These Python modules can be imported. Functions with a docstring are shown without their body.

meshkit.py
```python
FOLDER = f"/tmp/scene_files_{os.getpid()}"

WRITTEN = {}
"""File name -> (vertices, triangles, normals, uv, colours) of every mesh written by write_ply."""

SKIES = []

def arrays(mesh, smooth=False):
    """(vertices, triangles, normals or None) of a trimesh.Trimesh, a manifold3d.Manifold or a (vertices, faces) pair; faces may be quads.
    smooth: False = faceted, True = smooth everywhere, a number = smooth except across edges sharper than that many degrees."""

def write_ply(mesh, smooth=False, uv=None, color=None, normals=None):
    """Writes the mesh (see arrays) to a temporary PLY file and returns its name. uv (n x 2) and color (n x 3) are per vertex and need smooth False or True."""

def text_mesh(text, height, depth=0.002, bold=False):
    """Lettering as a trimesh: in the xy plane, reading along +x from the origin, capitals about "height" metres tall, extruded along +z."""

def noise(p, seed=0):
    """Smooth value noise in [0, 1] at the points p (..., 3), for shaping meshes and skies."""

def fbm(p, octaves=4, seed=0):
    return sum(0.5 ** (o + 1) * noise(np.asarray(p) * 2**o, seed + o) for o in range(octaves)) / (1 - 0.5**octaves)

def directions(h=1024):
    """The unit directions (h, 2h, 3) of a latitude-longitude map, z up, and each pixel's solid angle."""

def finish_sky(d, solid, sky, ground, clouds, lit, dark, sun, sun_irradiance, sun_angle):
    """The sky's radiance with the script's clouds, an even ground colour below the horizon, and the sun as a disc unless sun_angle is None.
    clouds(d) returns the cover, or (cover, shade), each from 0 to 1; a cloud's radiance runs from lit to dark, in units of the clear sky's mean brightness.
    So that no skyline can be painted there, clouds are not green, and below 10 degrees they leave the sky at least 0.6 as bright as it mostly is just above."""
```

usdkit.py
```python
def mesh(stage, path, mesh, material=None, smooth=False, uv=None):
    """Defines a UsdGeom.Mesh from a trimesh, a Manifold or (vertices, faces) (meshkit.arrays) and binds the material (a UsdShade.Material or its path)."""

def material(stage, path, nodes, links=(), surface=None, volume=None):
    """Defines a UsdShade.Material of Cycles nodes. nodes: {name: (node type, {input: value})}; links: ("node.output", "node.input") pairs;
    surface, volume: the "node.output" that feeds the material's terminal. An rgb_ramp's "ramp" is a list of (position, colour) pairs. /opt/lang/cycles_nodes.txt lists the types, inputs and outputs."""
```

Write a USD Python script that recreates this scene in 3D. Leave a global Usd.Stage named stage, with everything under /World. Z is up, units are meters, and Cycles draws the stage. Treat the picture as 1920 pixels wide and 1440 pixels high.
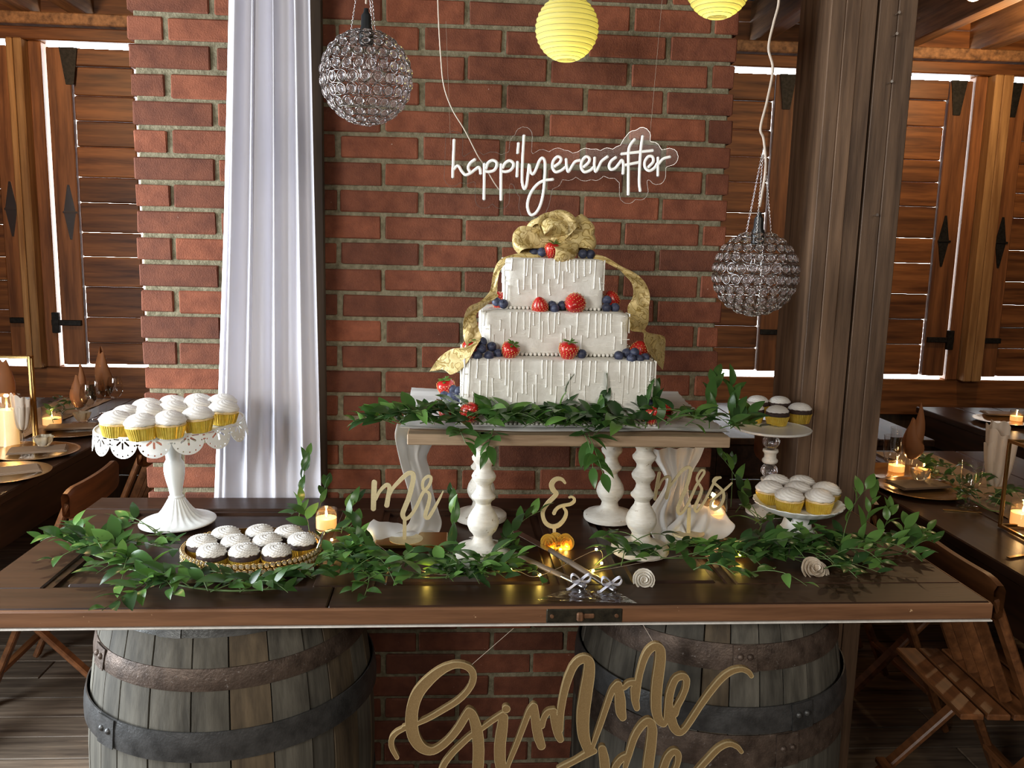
import math, random
import numpy as np
import trimesh, shapely
from shapely.geometry import Polygon, Point, MultiPoint, box as sbox
from shapely.ops import unary_union
import usdkit, meshkit
from pxr import Usd, UsdGeom, UsdLux, UsdShade, Gf, Sdf

rng = random.Random(7)
PI = math.pi
stage = Usd.Stage.CreateInMemory()
UsdGeom.SetStageUpAxis(stage, UsdGeom.Tokens.z)
UsdGeom.SetStageMetersPerUnit(stage, 1.0)
UsdGeom.Xform.Define(stage, '/World')
UsdGeom.Scope.Define(stage, '/World/Looks')

# ---------------------------------------------------------------- camera
F = 1600.0                                   # focal length in pixels of the 1920-wide frame
EYE = np.array([0.0, 0.0, 1.645])
yaw, pitch, roll = np.radians([3.62, 9.04, 1.365])
_f = np.array([math.sin(yaw) * math.cos(pitch), math.cos(yaw) * math.cos(pitch), -math.sin(pitch)])
_r = np.array([math.cos(yaw), -math.sin(yaw), 0.0])
_u = np.cross(_r, _f)
CR, CU = math.cos(roll) * _r + math.sin(roll) * _u, -math.sin(roll) * _r + math.cos(roll) * _u
cam = UsdGeom.Camera.Define(stage, '/World/camera')
cam.CreateHorizontalApertureAttr(36.0)
cam.CreateVerticalApertureAttr(27.0)
cam.CreateFocalLengthAttr(36.0 * F / 1920)
cam.CreateClippingRangeAttr(Gf.Vec2f(0.05, 100))
cam.CreateExposureAttr(0.80)
cam.AddTransformOp().Set(Gf.Matrix4d(*CR, 0, *CU, 0, *(-_f), 0, *EYE, 1))

# ---------------------------------------------------------------- daylight and lamps that light the whole place
dome = UsdLux.DomeLight.Define(stage, '/World/sky_light')           # overcast daylight outside the barn
dome.CreateIntensityAttr(2.2)
dome.CreateColorAttr(Gf.Vec3f(0.93, 0.97, 1.0))


def rect_light(name, pos, target, w, h, power, color):
    l = UsdLux.RectLight.Define(stage, '/World/' + name)
    l.CreateWidthAttr(w); l.CreateHeightAttr(h); l.CreateIntensityAttr(power); l.CreateColorAttr(Gf.Vec3f(*color))
    z = np.array(pos, float) - np.array(target, float); z /= np.linalg.norm(z)
    x = np.cross([0, 0, 1.0], z); x /= np.linalg.norm(x); y = np.cross(z, x)
    l.AddTransformOp().Set(Gf.Matrix4d(*x, 0, *y, 0, *z, 0, *pos, 1))
    return l


def ball_light(name, pos, r, power, color):
    l = UsdLux.SphereLight.Define(stage, '/World/' + name)
    l.CreateRadiusAttr(r); l.CreateIntensityAttr(power); l.CreateColorAttr(Gf.Vec3f(*color))
    l.AddTranslateOp().Set(Gf.Vec3d(*pos))
    return l


rect_light('barn_door_daylight', (-2.2, 1.72, 1.45), (0.0, 1.95, 1.1), 1.0, 1.7, 13.0, (0.87, 0.94, 1.0))    # open barn door on the left
rect_light('window_daylight', (-1.9, -1.4, 2.2), (-0.2, 2.3, 1.15), 0.9, 1.0, 14.5, (1.0, 0.97, 0.92))        # high window on the left behind the camera
rect_light('front_door_daylight', (1.6, -1.8, 2.75), (0.5, 2.3, 1.2), 1.8, 0.8, 5.0, (1.0, 0.93, 0.82))      # transom window on the right behind the camera
ball_light('ceiling_lamp', (2.9, 4.3, 2.75), 0.05, 160, (1.0, 0.66, 0.34))
ball_light('ceiling_lamp_001', (-2.2, 4.0, 2.7), 0.05, 165, (1.0, 0.62, 0.30))
ball_light('ceiling_lamp_002', (1.7, 2.9, 2.75), 0.04, 110, (1.0, 0.78, 0.52))


# ---------------------------------------------------------------- pixel of the photograph -> point of the place at a given depth or height
def ray(x, y):
    return CR * (x - 960) / F + CU * (720 - y) / F + _f


def at_y(x, y, Y):
    d = ray(x, y); return EYE + d * (Y / d[1])


def at_z(x, y, Z):
    d = ray(x, y); return EYE + d * ((Z - EYE[2]) / d[2])


# ---------------------------------------------------------------- scene tree helpers
_used = {}


def _path(parent, name):
    k = (parent, name); n = _used.get(k, 0); _used[k] = n + 1
    return f'{parent}/{name}' + (f'_{n:03d}' if n else '')


def tag(p, label=None, cat=None, group=None, kind=None):
    for k, v in (('label', label), ('category', cat), ('group', group), ('kind', kind)):
        if v: p.SetCustomDataByKey(k, v)
    return p


class T:
    """A thing: an Xform at the thing's base. Parts are given in world coordinates unless local."""
    def __init__(s, name, label=None, cat=None, loc=(0, 0, 0), rot=(0, 0, 0), scale=1.0, group=None, kind=None, local=False):
        s.path = _path('/World', name); s.name = name
        x = UsdGeom.Xform.Define(stage, s.path)
        x.AddTranslateOp().Set(Gf.Vec3d(*map(float, loc))); x.AddRotateXYZOp().Set(Gf.Vec3f(*map(float, rot))); x.AddScaleOp().Set(Gf.Vec3f(scale, scale, scale) if np.ndim(scale) == 0 else Gf.Vec3f(*scale))
        s.x, s.prim, s.loc, s.local = x, x.GetPrim(), np.array(loc, float), local
        tag(s.prim, label, cat, group, kind)

    def part(s, name, mesh, m, smooth=False, under=None, label=None, kind=None):
        mesh = tm(mesh)
        if not s.local: mesh = (mesh[0] - s.loc, mesh[1])
        p = usdkit.mesh(stage, _path(under or s.path, name), mesh, m, smooth)
        tag(p.GetPrim(), label, kind=kind)
        return str(p.GetPath())

    def copy(s, loc, rot=(0, 0, 0), scale=1.0, label=None, cat=None, group=None):
        path = _path('/World', s.name)
        x = UsdGeom.Xform.Define(stage, path)
        x.AddTranslateOp().Set(Gf.Vec3d(*map(float, loc))); x.AddRotateXYZOp().Set(Gf.Vec3f(*map(float, rot))); x.AddScaleOp().Set(Gf.Vec3f(scale, scale, scale) if np.ndim(scale) == 0 else Gf.Vec3f(*scale))
        x.GetPrim().GetReferences().AddInternalReference(s.path); x.GetPrim().SetInstanceable(True)
        d = s.prim.GetCustomData()
        tag(x.GetPrim(), label or d.get('label'), cat or d.get('category'), group or d.get('group'))
        return x.GetPrim()

    def move(s, loc, rot=(0, 0, 0), scale=1.0, label=None, group=None):
        ops = s.x.GetOrderedXformOps()
        ops[0].Set(Gf.Vec3d(*map(float, loc))); ops[1].Set(Gf.Vec3f(*map(float, rot))); ops[2].Set(Gf.Vec3f(scale, scale, scale))
        tag(s.prim, label, None, group)


class Repeats:
    """Builds the first one, then copies of it."""
    def __init__(s, make): s.make, s.first = make, None

    def put(s, loc, rot=(0, 0, 0), scale=1.0, label=None, group=None):
        if s.first is None:
            s.first = s.make(); s.first.move(loc, rot, scale, label, group)
        else:
            s.first.copy(loc, rot, scale, label, None, group)


def single(name, mesh, m, label, cat, smooth=False, group=None, kind=None):
    p = usdkit.mesh(stage, _path('/World', name), tm(mesh), m, smooth)
    return tag(p.GetPrim(), label, cat, group, kind)


# ---------------------------------------------------------------- geometry helpers: meshes are (vertices, triangles)
def tm(m):
    if isinstance(m, tuple): return np.asarray(m[0], float), np.asarray(m[1], int)
    if hasattr(m, 'to_mesh'):
        q = m.to_mesh(); return np.array(q.vert_properties[:, :3], float), np.array(q.tri_verts, int)
    return np.array(m.vertices, float), np.array(m.faces, int)


def cat(*ms):
    V, Fc, n = [], [], 0
    for m in ms:
        v, f = tm(m); V.append(v); Fc.append(f + n); n += len(v)
    return np.vstack(V), np.vstack(Fc)


def mv(m, t=(0, 0, 0), R=None, s=1.0):
    v, f = tm(m); v = v * s
    if R is not None: v = v @ np.asarray(R).T
    return v + np.asarray(t, float), f


def rot(ax, deg):
    a = math.radians(deg); c, s = math.cos(a), math.sin(a)
    return np.array({'x': [[1, 0, 0], [0, c, -s], [0, s, c]], 'y': [[c, 0, s], [0, 1, 0], [-s, 0, c]], 'z': [[c, -s, 0], [s, c, 0], [0, 0, 1]]}[ax])


def _cb_template():
    V, c, h = [], 0.1, 0.5
    for sx in (-1, 1):
        for sy in (-1, 1):
            for sz in (-1, 1):
                for a in range(3):
                    V.append((sx, sy, sz, a))
    P = np.array([[s * (h if k == a else h - c) for k, s in enumerate((sx, sy, sz))] for sx, sy, sz, a in V])
    hull = trimesh.convex.convex_hull(P)
    idx = [int(np.argmin(np.linalg.norm(P - v, axis=1))) for v in hull.vertices]
    return V, np.array([[idx[i] for i in f] for f in hull.faces])


_CBV, _CBF = _cb_template()


def box(x0, x1, y0, y1, z0, z1, c=0.002):
    """A box with chamfered edges, 44 triangles."""
    h = np.array([x1 - x0, y1 - y0, z1 - z0]) / 2; m = np.array([x1 + x0, y1 + y0, z1 + z0]) / 2
    c = min(c, 0.45 * h.min() * 2)
    return np.array([[m[k] + s * (h[k] if k == a else h[k] - c) for k, s in enumerate((sx, sy, sz))] for sx, sy, sz, a in _CBV]), _CBF


def bar(p, q, w, t, c=0.002, up=(0, 0, 1)):
    """A chamfered bar from p to q, w wide and t thick."""
    p, q = np.asarray(p, float), np.asarray(q, float); L = np.linalg.norm(q - p); z = (q - p) / L
    x = np.cross(up, z)
    if np.linalg.norm(x) < 1e-6: x = np.array([1.0, 0, 0])
    x /= np.linalg.norm(x); y = np.cross(z, x)
    return mv(box(-w / 2, w / 2, -t / 2, t / 2, 0, L, c), p, np.stack([x, y, z], 1))


def grid(P, close_u=False):
    P = np.asarray(P, float); nu, nv = P.shape[:2]; f = []
    for i in range(nu if close_u else nu - 1):
        for j in range(nv - 1):
            a, b, c, d = i * nv + j, ((i + 1) % nu) * nv + j, ((i + 1) % nu) * nv + j + 1, i * nv + j + 1
            f += [(a, b, c), (a, c, d)]
    return P.reshape(-1, 3), np.array(f)


def sheet(P, t=0.0008):
    """A thin cloth with two faces and edges from a grid of points."""
    P = np.asarray(P, float)
    du, dv = np.gradient(P, axis=0), np.gradient(P, axis=1); n = np.cross(du, dv); n /= np.maximum(np.linalg.norm(n, axis=2, keepdims=True), 1e-9)
    a, f = grid(P + n * t / 2); b, g = grid(P - n * t / 2)
    nu, nv = P.shape[:2]; N = len(a)
    rim = [i * nv for i in range(nu)] + [(nu - 1) * nv + j for j in range(1, nv)] + [i * nv + nv - 1 for i in range(nu - 2, -1, -1)] + [j for j in range(nv - 2, 0, -1)]
    e = []
    for i in range(len(rim)):
        p, q = rim[i], rim[(i + 1) % len(rim)]; e += [(p, p + N, q + N), (p, q + N, q)]
    return np.vstack([a, b]), np.vstack([f, g[:, ::-1] + N, np.array(e)])


def lathe(prof, n=32, flute=None, cap=True):
    """prof: (r, z) from bottom to top; flute(theta, k) scales the radius of ring k."""
    th = np.linspace(0, 2 * PI, n, endpoint=False)
    V = []
    for k, (r, z) in enumerate(prof):
        s = flute(th, k) if flute else 1.0
        V.append(np.stack([r * s * np.cos(th), r * s * np.sin(th), np.full(n, z)], 1))
    f = []
    for k in range(len(prof) - 1):
        for i in range(n):
            a, b, c, d = k * n + i, k * n + (i + 1) % n, (k + 1) * n + (i + 1) % n, (k + 1) * n + i
            f += [(a, b, c), (a, c, d)]
    V = np.vstack(V)
    if cap:
        for k, flip in ((0, True), (len(prof) - 1, False)):
            if prof[k][0] > 1e-6:
                V = np.vstack([V, [[0, 0, prof[k][1]]]]); o = len(V) - 1
                for i in range(n):
                    t = (k * n + i, k * n + (i + 1) % n, o); f.append(t[::-1] if flip else t)
    return V, np.array(f)


def cr(pts, n=8):
    """Catmull-Rom through the points."""
    P = np.asarray(pts, float); Q = np.vstack([2 * P[0] - P[1], P, 2 * P[-1] - P[-2]]); out = []
    for i in range(1, len(Q) - 2):
        for t in np.linspace(0, 1, n, endpoint=False):
            a, b, c, d = Q[i - 1], Q[i], Q[i + 1], Q[i + 2]
            out.append(0.5 * (2 * b + (c - a) * t + (2 * a - 5 * b + 4 * c - d) * t * t + (3 * b - a - 3 * c + d) * t ** 3))
    out.append(P[-1]); return np.array(out)


def tube(pts, r, n=8, closed=False):
    P = np.asarray(pts, float); N = len(P); rr = np.full(N, r) if np.ndim(r) == 0 else np.asarray(r)
    tan = np.gradient(P, axis=0) if not closed else np.roll(P, -1, 0) - np.roll(P, 1, 0)
    tan /= np.maximum(np.linalg.norm(tan, axis=1, keepdims=True), 1e-12)
    x = np.cross(tan[0], [0.3, 0.5, 0.81]); x /= np.linalg.norm(x); V = []
    for i in range(N):
        x = x - tan[i] * (x @ tan[i]); x /= np.linalg.norm(x); y = np.cross(tan[i], x)
        a = np.linspace(0, 2 * PI, n, endpoint=False)
        V.append(P[i] + rr[i] * (np.outer(np.cos(a), x) + np.outer(np.sin(a), y)))
    V = np.vstack(V); f = []
    for i in range(N if closed else N - 1):
        for j in range(n):
            a, b = i * n + j, i * n + (j + 1) % n; c, d = ((i + 1) % N) * n + (j + 1) % n, ((i + 1) % N) * n + j
            f += [(a, b, c), (a, c, d)]
    if not closed:
        V = np.vstack([V, P[:1] - tan[:1] * rr[0] * 0.6, P[-1:] + tan[-1:] * rr[-1] * 0.6])
        for j in range(n):
            f += [(j, len(V) - 2, (j + 1) % n), ((N - 1) * n + j, (N - 1) * n + (j + 1) % n, len(V) - 1)]
    return V, np.array(f)


def torus(R, r, n=16, k=6):
    a = np.linspace(0, 2 * PI, n, endpoint=False)
    return tube(np.stack([R * np.cos(a), R * np.sin(a), 0 * a], 1), r, k, True)


def frame_to(d):
    """A rotation whose z axis points along d."""
    z = np.asarray(d, float) / np.linalg.norm(d); x = np.cross([0, 0, 1.0] if abs(z[2]) < 0.9 else [1.0, 0, 0], z); x /= np.linalg.norm(x)
    return np.stack([x, np.cross(z, x), z], 1)


def sphere(c, r, sub=2, s=(1, 1, 1)):
    m = trimesh.creation.icosphere(sub, 1.0); return np.array(m.vertices) * np.asarray(s) * r + np.asarray(c, float), np.array(m.faces)


def extrude(poly, Y, t):
    """A shape given in (X, Z), standing upright with its front at depth Y and thickness t towards the back."""
    ms = [trimesh.creation.extrude_polygon(g, t, engine='earcut') for g in (poly.geoms if hasattr(poly, 'geoms') else [poly]) if g.area > 1e-9]
    v, f = cat(*ms)
    return np.stack([v[:, 0], Y + t - v[:, 2], v[:, 1]], 1), f


def stroke(pts, n=6, res=10):
    """A pen stroke: (x, z, width) points -> polygon."""
    P = cr(pts, n) if len(pts) > 2 else np.asarray(pts, float)
    c = [Point(p[0], p[1]).buffer(max(p[2], 1e-4) / 2, res) for p in P]
    return unary_union([MultiPoint(list(a.exterior.coords) + list(b.exterior.coords)).convex_hull for a, b in zip(c, c[1:])])


def pen(strokes, ox, oy, sc, Y, wscale=1.0):
    """Strokes in the coordinates of an enlarged view of the photograph -> polygon at depth Y."""
    out = []
    k = Y / F / sc * 1.0
    for s in strokes:
        q = []
        for p in s:
            w = at_y(ox + p[0] / sc, oy + p[1] / sc, Y); q.append((w[0], w[2], (p[2] if len(p) > 2 else 40) * k * wscale))
        out.append(stroke(q))
    return unary_union(out)
# ---------------------------------------------------------------- materials
def L(name): return '/World/Looks/' + name


def plain(name, col, rough=0.5, **kw):
    return usdkit.material(stage, L(name), {'p': ('principled_bsdf', dict(base_color=col, roughness=rough, **kw))}, surface='p.BSDF')


def noisy(name, c1, c2, scale=20, rough=0.6, bump=0.0, mid=None, rnd=0.0, stretch=(1, 1, 1), bscale=None, speck=None, lo=0.3, hi=0.7, detail=4, **kw):
    """Colour from stretched noise in world space, with a per-object shift in tone."""
    mid = mid or tuple((a + b) / 2 for a, b in zip(c1, c2))
    N = {'g': ('geometry', {}), 'oi': ('object_info', {}), 'off': ('vector_math', {'math_type': 'multiply_add', 'vector2': (1, 1, 1)}), 'rv': ('combine_xyz', {}),
         'k': ('math', {'math_type': 'multiply', 'value2': 37.0}), 'm': ('mapping', {'scale': stretch}),
         'n': ('noise_texture', {'scale': scale, 'detail': detail, 'roughness': 0.6}), 'r': ('rgb_ramp', {'ramp': [(lo, c1), ((lo + hi) / 2, mid), (hi, c2)]}),
         'tv': ('math', {'math_type': 'multiply_add', 'value2': 2 * rnd, 'value3': 1 - rnd}), 'h': ('hsv', {}), 'p': ('principled_bsdf', dict(roughness=rough, **kw))}
    K = [('oi.random', 'k.value1'), ('k.value', 'rv.x'), ('k.value', 'rv.y'), ('k.value', 'rv.z'), ('g.position', 'off.vector1'), ('rv.vector', 'off.vector3'), ('off.vector', 'm.vector'), ('m.vector', 'n.vector'), ('n.fac', 'r.fac'), ('oi.random', 'tv.value1'), ('tv.value', 'h.value'), ('r.color', 'h.color')]
    src = 'h.color'
    if speck:
        col, ss, th = speck
        N['sn'] = ('noise_texture', {'scale': ss, 'detail': 3, 'roughness': 0.7}); N['sr'] = ('rgb_ramp', {'ramp': [(th, (0, 0, 0)), (th + 0.04, (1, 1, 1))]}); N['sm'] = ('mix_color', {'b': col})
        K += [('off.vector', 'sn.vector'), ('sn.fac', 'sr.fac'), ('sr.color', 'sm.fac'), ('h.color', 'sm.a')]; src = 'sm.result'
    K.append((src, 'p.base_color'))
    if bump:
        N['b'] = ('bump', {'strength': bump, 'distance': 0.004})
        if bscale:
            N['bn'] = ('noise_texture', {'scale': bscale, 'detail': 3}); K += [('m.vector', 'bn.vector'), ('bn.fac', 'b.height')]
        else: K.append(('n.fac', 'b.height'))
        K.append(('b.normal', 'p.normal'))
    return usdkit.material(stage, L(name), N, K, surface='p.BSDF')


def wood(name, c1, c2, axis='x', rough=0.55, rnd=0.15, fine=60, bump=0.25, **kw):
    s = {'x': (0.07, 1, 1), 'y': (1, 0.07, 1), 'z': (1, 1, 0.07)}[axis]
    return noisy(name, c1, c2, fine, rough, bump, None, rnd, s, lo=0.32, hi=0.68, detail=5, **kw)


def pane(name, tint=(1, 1, 1), rough=0.0, lo=0.035, hi=0.5):
    """Thin clear sheet: see-through, with a reflection that grows towards grazing view."""
    return usdkit.material(stage, L(name), {'t': ('transparent_bsdf', {'color': tint}), 'g': ('glossy_bsdf', {'color': (1, 1, 1), 'roughness': rough}), 'f': ('layer_weight', {'blend': 0.5}), 'pw': ('math', {'math_type': 'power', 'value2': 3.5}), 'mx': ('math', {'math_type': 'multiply_add', 'value2': hi, 'value3': lo}), 'm': ('mix_closure', {})},
                           [('f.facing', 'pw.value1'), ('pw.value', 'mx.value1'), ('mx.value', 'm.fac'), ('t.BSDF', 'm.closure1'), ('g.BSDF', 'm.closure2')], surface='m.closure')


def thin(name, col, back, mixf=0.35, clear=0.0, rough=0.6, weave=None):
    """Cloth or leaf: reflects, lets light through, and a gauze also lets the view through."""
    N = {'p': ('principled_bsdf', {'base_color': col, 'roughness': rough, 'specular_ior_level': 0.4}), 't': ('translucent_bsdf', {'color': back}), 'm': ('mix_closure', {'fac': mixf})}
    K = [('p.BSDF', 'm.closure1'), ('t.BSDF', 'm.closure2')]; out = 'm.closure'
    if clear:
        N['c'] = ('transparent_bsdf', {'color': (1, 1, 1)}); N['m2'] = ('mix_closure', {'fac': clear}); K += [('m.closure', 'm2.closure1'), ('c.BSDF', 'm2.closure2')]; out = 'm2.closure'
    return usdkit.material(stage, L(name), N, K, surface=out)


def glow(name, col, strength):
    return usdkit.material(stage, L(name), {'e': ('emission', {'color': col, 'strength': strength})}, surface='e.emission')


M = {}
M['brick'] = noisy('brick', (0.112, 0.028, 0.0105), (0.205, 0.060, 0.026), 22, 0.85, 0.35, rnd=0.32, bscale=260, speck=((0.62, 0.5, 0.42), 75, 0.735))
M['mortar'] = noisy('mortar', (0.115, 0.098, 0.056), (0.27, 0.238, 0.155), 60, 0.95, 0.6, bscale=180)
M['barn'] = wood('barn_wood', (0.075, 0.023, 0.006), (0.30, 0.115, 0.034), 'x', 0.5, 0.28, 26)
M['barn_v'] = wood('barn_wood_upright', (0.10, 0.034, 0.011), (0.30, 0.12, 0.042), 'z', 0.5, 0.18, 30)
M['barn_light'] = wood('barn_wood_pale', (0.25, 0.12, 0.042), (0.52, 0.30, 0.125), 'z', 0.55, 0.2, 30)
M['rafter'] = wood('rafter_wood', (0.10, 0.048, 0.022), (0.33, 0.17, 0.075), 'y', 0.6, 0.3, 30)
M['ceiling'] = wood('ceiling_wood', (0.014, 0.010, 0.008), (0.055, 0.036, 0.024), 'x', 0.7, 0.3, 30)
M['post'] = wood('post_wood', (0.075, 0.040, 0.021), (0.235, 0.138, 0.078), 'z', 0.6, 0.22, 34, 0.4)
M['post_dark'] = wood('post_wood_dark', (0.030, 0.017, 0.008), (0.085, 0.048, 0.022), 'z', 0.6, 0.2, 34)
M['floor'] = wood('floor_wood', (0.062, 0.043, 0.030), (0.20, 0.15, 0.105), 'x', 0.6, 0.25, 40)
M['door'] = wood('door_wood', (0.019, 0.0082, 0.0042), (0.046, 0.0195, 0.0095), 'x', 0.44, 0.12, 40, 0.10, specular_ior_level=0.35)
M['door_edge'] = wood('door_edge_wood', (0.13, 0.056, 0.024), (0.24, 0.11, 0.05), 'x', 0.5, 0.05, 50, speck=((0.55, 0.36, 0.2), 45, 0.70))
M['white_paint'] = noisy('white_paint', (0.62, 0.60, 0.55), (0.8, 0.78, 0.73), 50, 0.6)
M['iron'] = noisy('black_iron', (0.010, 0.010, 0.010), (0.035, 0.033, 0.03), 60, 0.5, metallic=0.6)
M['lock'] = noisy('lock_metal', (0.022, 0.020, 0.015), (0.08, 0.068, 0.045), 60, 0.45, metallic=0.7)
M['rust'] = noisy('rusty_bolt', (0.10, 0.045, 0.02), (0.24, 0.12, 0.06), 90, 0.6, metallic=0.4)
M['stave'] = wood('stave_wood', (0.040, 0.036, 0.028), (0.125, 0.115, 0.092), 'z', 0.75, 0.24, 36, 0.5)
M['stave_tan'] = wood('stave_wood_tan', (0.05, 0.036, 0.022), (0.15, 0.11, 0.065), 'z', 0.75, 0.2, 36, 0.5)
M['hoop'] = noisy('hoop_rust', (0.05, 0.034, 0.026), (0.15, 0.108, 0.084), 30, 0.5, 0.3, bscale=200, metallic=0.5, speck=((0.26, 0.24, 0.225), 120, 0.66))
M['galv'] = noisy('hoop_galvanized', (0.075, 0.076, 0.074), (0.20, 0.205, 0.20), 26, 0.42, 0.2, bscale=200, metallic=0.55)
M['hoop_dark'] = noisy('hoop_dark', (0.045, 0.045, 0.045), (0.11, 0.11, 0.11), 26, 0.42, 0.2, bscale=200, metallic=0.55)
M['curtain'] = thin('curtain_cloth', (0.74, 0.73, 0.79), (0.62, 0.62, 0.72), 0.22, rough=0.7)
M['tulle'] = thin('tulle_gauze', (0.88, 0.875, 0.85), (0.85, 0.84, 0.82), 0.25, 0.06, 0.7)
M['runner'] = thin('runner_gauze', (0.80, 0.79, 0.77), (0.7, 0.7, 0.68), 0.1, 0.0, 0.7)
M['metal_white'] = plain('white_metal', (0.78, 0.79, 0.77), 0.35)
M['turned'] = noisy('distressed_white', (0.66, 0.62, 0.54), (0.80, 0.77, 0.70), 40, 0.55, 0.2, stretch=(1, 1, 4), speck=((0.34, 0.27, 0.19), 70, 0.66))
M['riser'] = wood('riser_board', (0.24, 0.155, 0.088), (0.42, 0.30, 0.19), 'x', 0.6, 0.02, 70)
M['icing'] = noisy('icing', (0.72, 0.695, 0.625), (0.82, 0.80, 0.735), 60, 0.5, 0.3, subsurface_weight=0.0)
M['icing_line'] = plain('icing_piping', (0.88, 0.86, 0.79), 0.45)
M['frosting'] = plain('frosting', (0.80, 0.765, 0.71), 0.42)
M['vanilla'] = noisy('vanilla_cake', (0.66, 0.46, 0.20), (0.80, 0.62, 0.33), 150, 0.8, 0.4)
M['choc'] = noisy('chocolate_cake', (0.022, 0.011, 0.008), (0.055, 0.026, 0.018), 150, 0.75, 0.4)
M['foil'] = noisy('gold_foil', (0.74, 0.50, 0.06), (0.88, 0.66, 0.12), 90, 0.26, 0.1, metallic=0.6)
M['straw'] = plain('strawberry_skin', (0.50, 0.018, 0.016), 0.28, coat_weight=0.3)
M['seed'] = plain('strawberry_seed', (0.72, 0.42, 0.12), 0.5)
M['calyx'] = thin('strawberry_leaf', (0.12, 0.25, 0.035), (0.15, 0.3, 0.03), 0.25)
M['blue'] = noisy('blueberry_skin', (0.014, 0.017, 0.040), (0.075, 0.09, 0.16), 70, 0.5, rnd=0.3)
M['leaf'] = thin('leaf_green', (0.050, 0.118, 0.028), (0.10, 0.24, 0.03), 0.2, rough=0.28)
M['leaf2'] = thin('leaf_light_green', (0.11, 0.225, 0.05), (0.19, 0.38, 0.05), 0.22, rough=0.28)
M['leaf3'] = thin('leaf_dark_green', (0.030, 0.068, 0.022), (0.05, 0.13, 0.02), 0.2, rough=0.28)
M['stem'] = plain('stem_green', (0.10, 0.17, 0.05), 0.5)
M['ribbon'] = usdkit.material(stage, L('gold_ribbon'), {'g': ('geometry', {}), 'n': ('noise_texture', {'scale': 46, 'detail': 0, 'distortion': 1.6}), 'r': ('rgb_ramp', {'ramp': [(0, (0.74, 0.57, 0.26)), (.40, (0.70, 0.54, 0.23)), (.47, (0.36, 0.245, 0.07)), (.52, (0.36, 0.245, 0.07)), (.56, (0.72, 0.58, 0.29)), (.66, (0.60, 0.46, 0.19)), (1, (0.72, 0.58, 0.29))]}), 'b': ('bump', {'strength': .25, 'distance': .003}), 'p': ('principled_bsdf', {'roughness': .40, 'metallic': .12})},
                              [('g.position', 'n.vector'), ('n.fac', 'r.fac'), ('r.color', 'p.base_color'), ('n.fac', 'b.height'), ('b.normal', 'p.normal')], surface='p.BSDF')
M['gold_sign'] = noisy('gold_painted_board', (0.255, 0.165, 0.068), (0.32, 0.215, 0.095), 400, 0.5, metallic=0.15)
M['gold_edge'] = plain('gold_painted_edge', (0.55, 0.42, 0.22), 0.4, metallic=0.3)
M['topper'] = noisy('topper_gold', (0.60, 0.50, 0.28), (0.68, 0.57, 0.34), 200, 0.45, metallic=0.2)
M['gold'] = plain('gold_metal', (0.66, 0.44, 0.17), 0.25, metallic=1.0)
M['chrome'] = plain('chrome', (0.36, 0.335, 0.32), 0.16, metallic=1.0)
M['silver'] = plain('silver', (0.78, 0.77, 0.75), 0.2, metallic=1.0)
M['crystal'] = plain('crystal', (0.86, 0.83, 0.83), 0.04, transmission_weight=0.97, ior=1.33)
M['crystal_gold'] = plain('crystal_amber', (0.95, 0.86, 0.66), 0.04, transmission_weight=0.8, ior=1.5)
M['black_plastic'] = plain('black_plastic', (0.012, 0.013, 0.014), 0.35)
M['cord'] = plain('cord_pale', (0.62, 0.52, 0.43), 0.5)
M['wire'] = plain('thin_wire', (0.40, 0.33, 0.26), 0.5)
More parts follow.
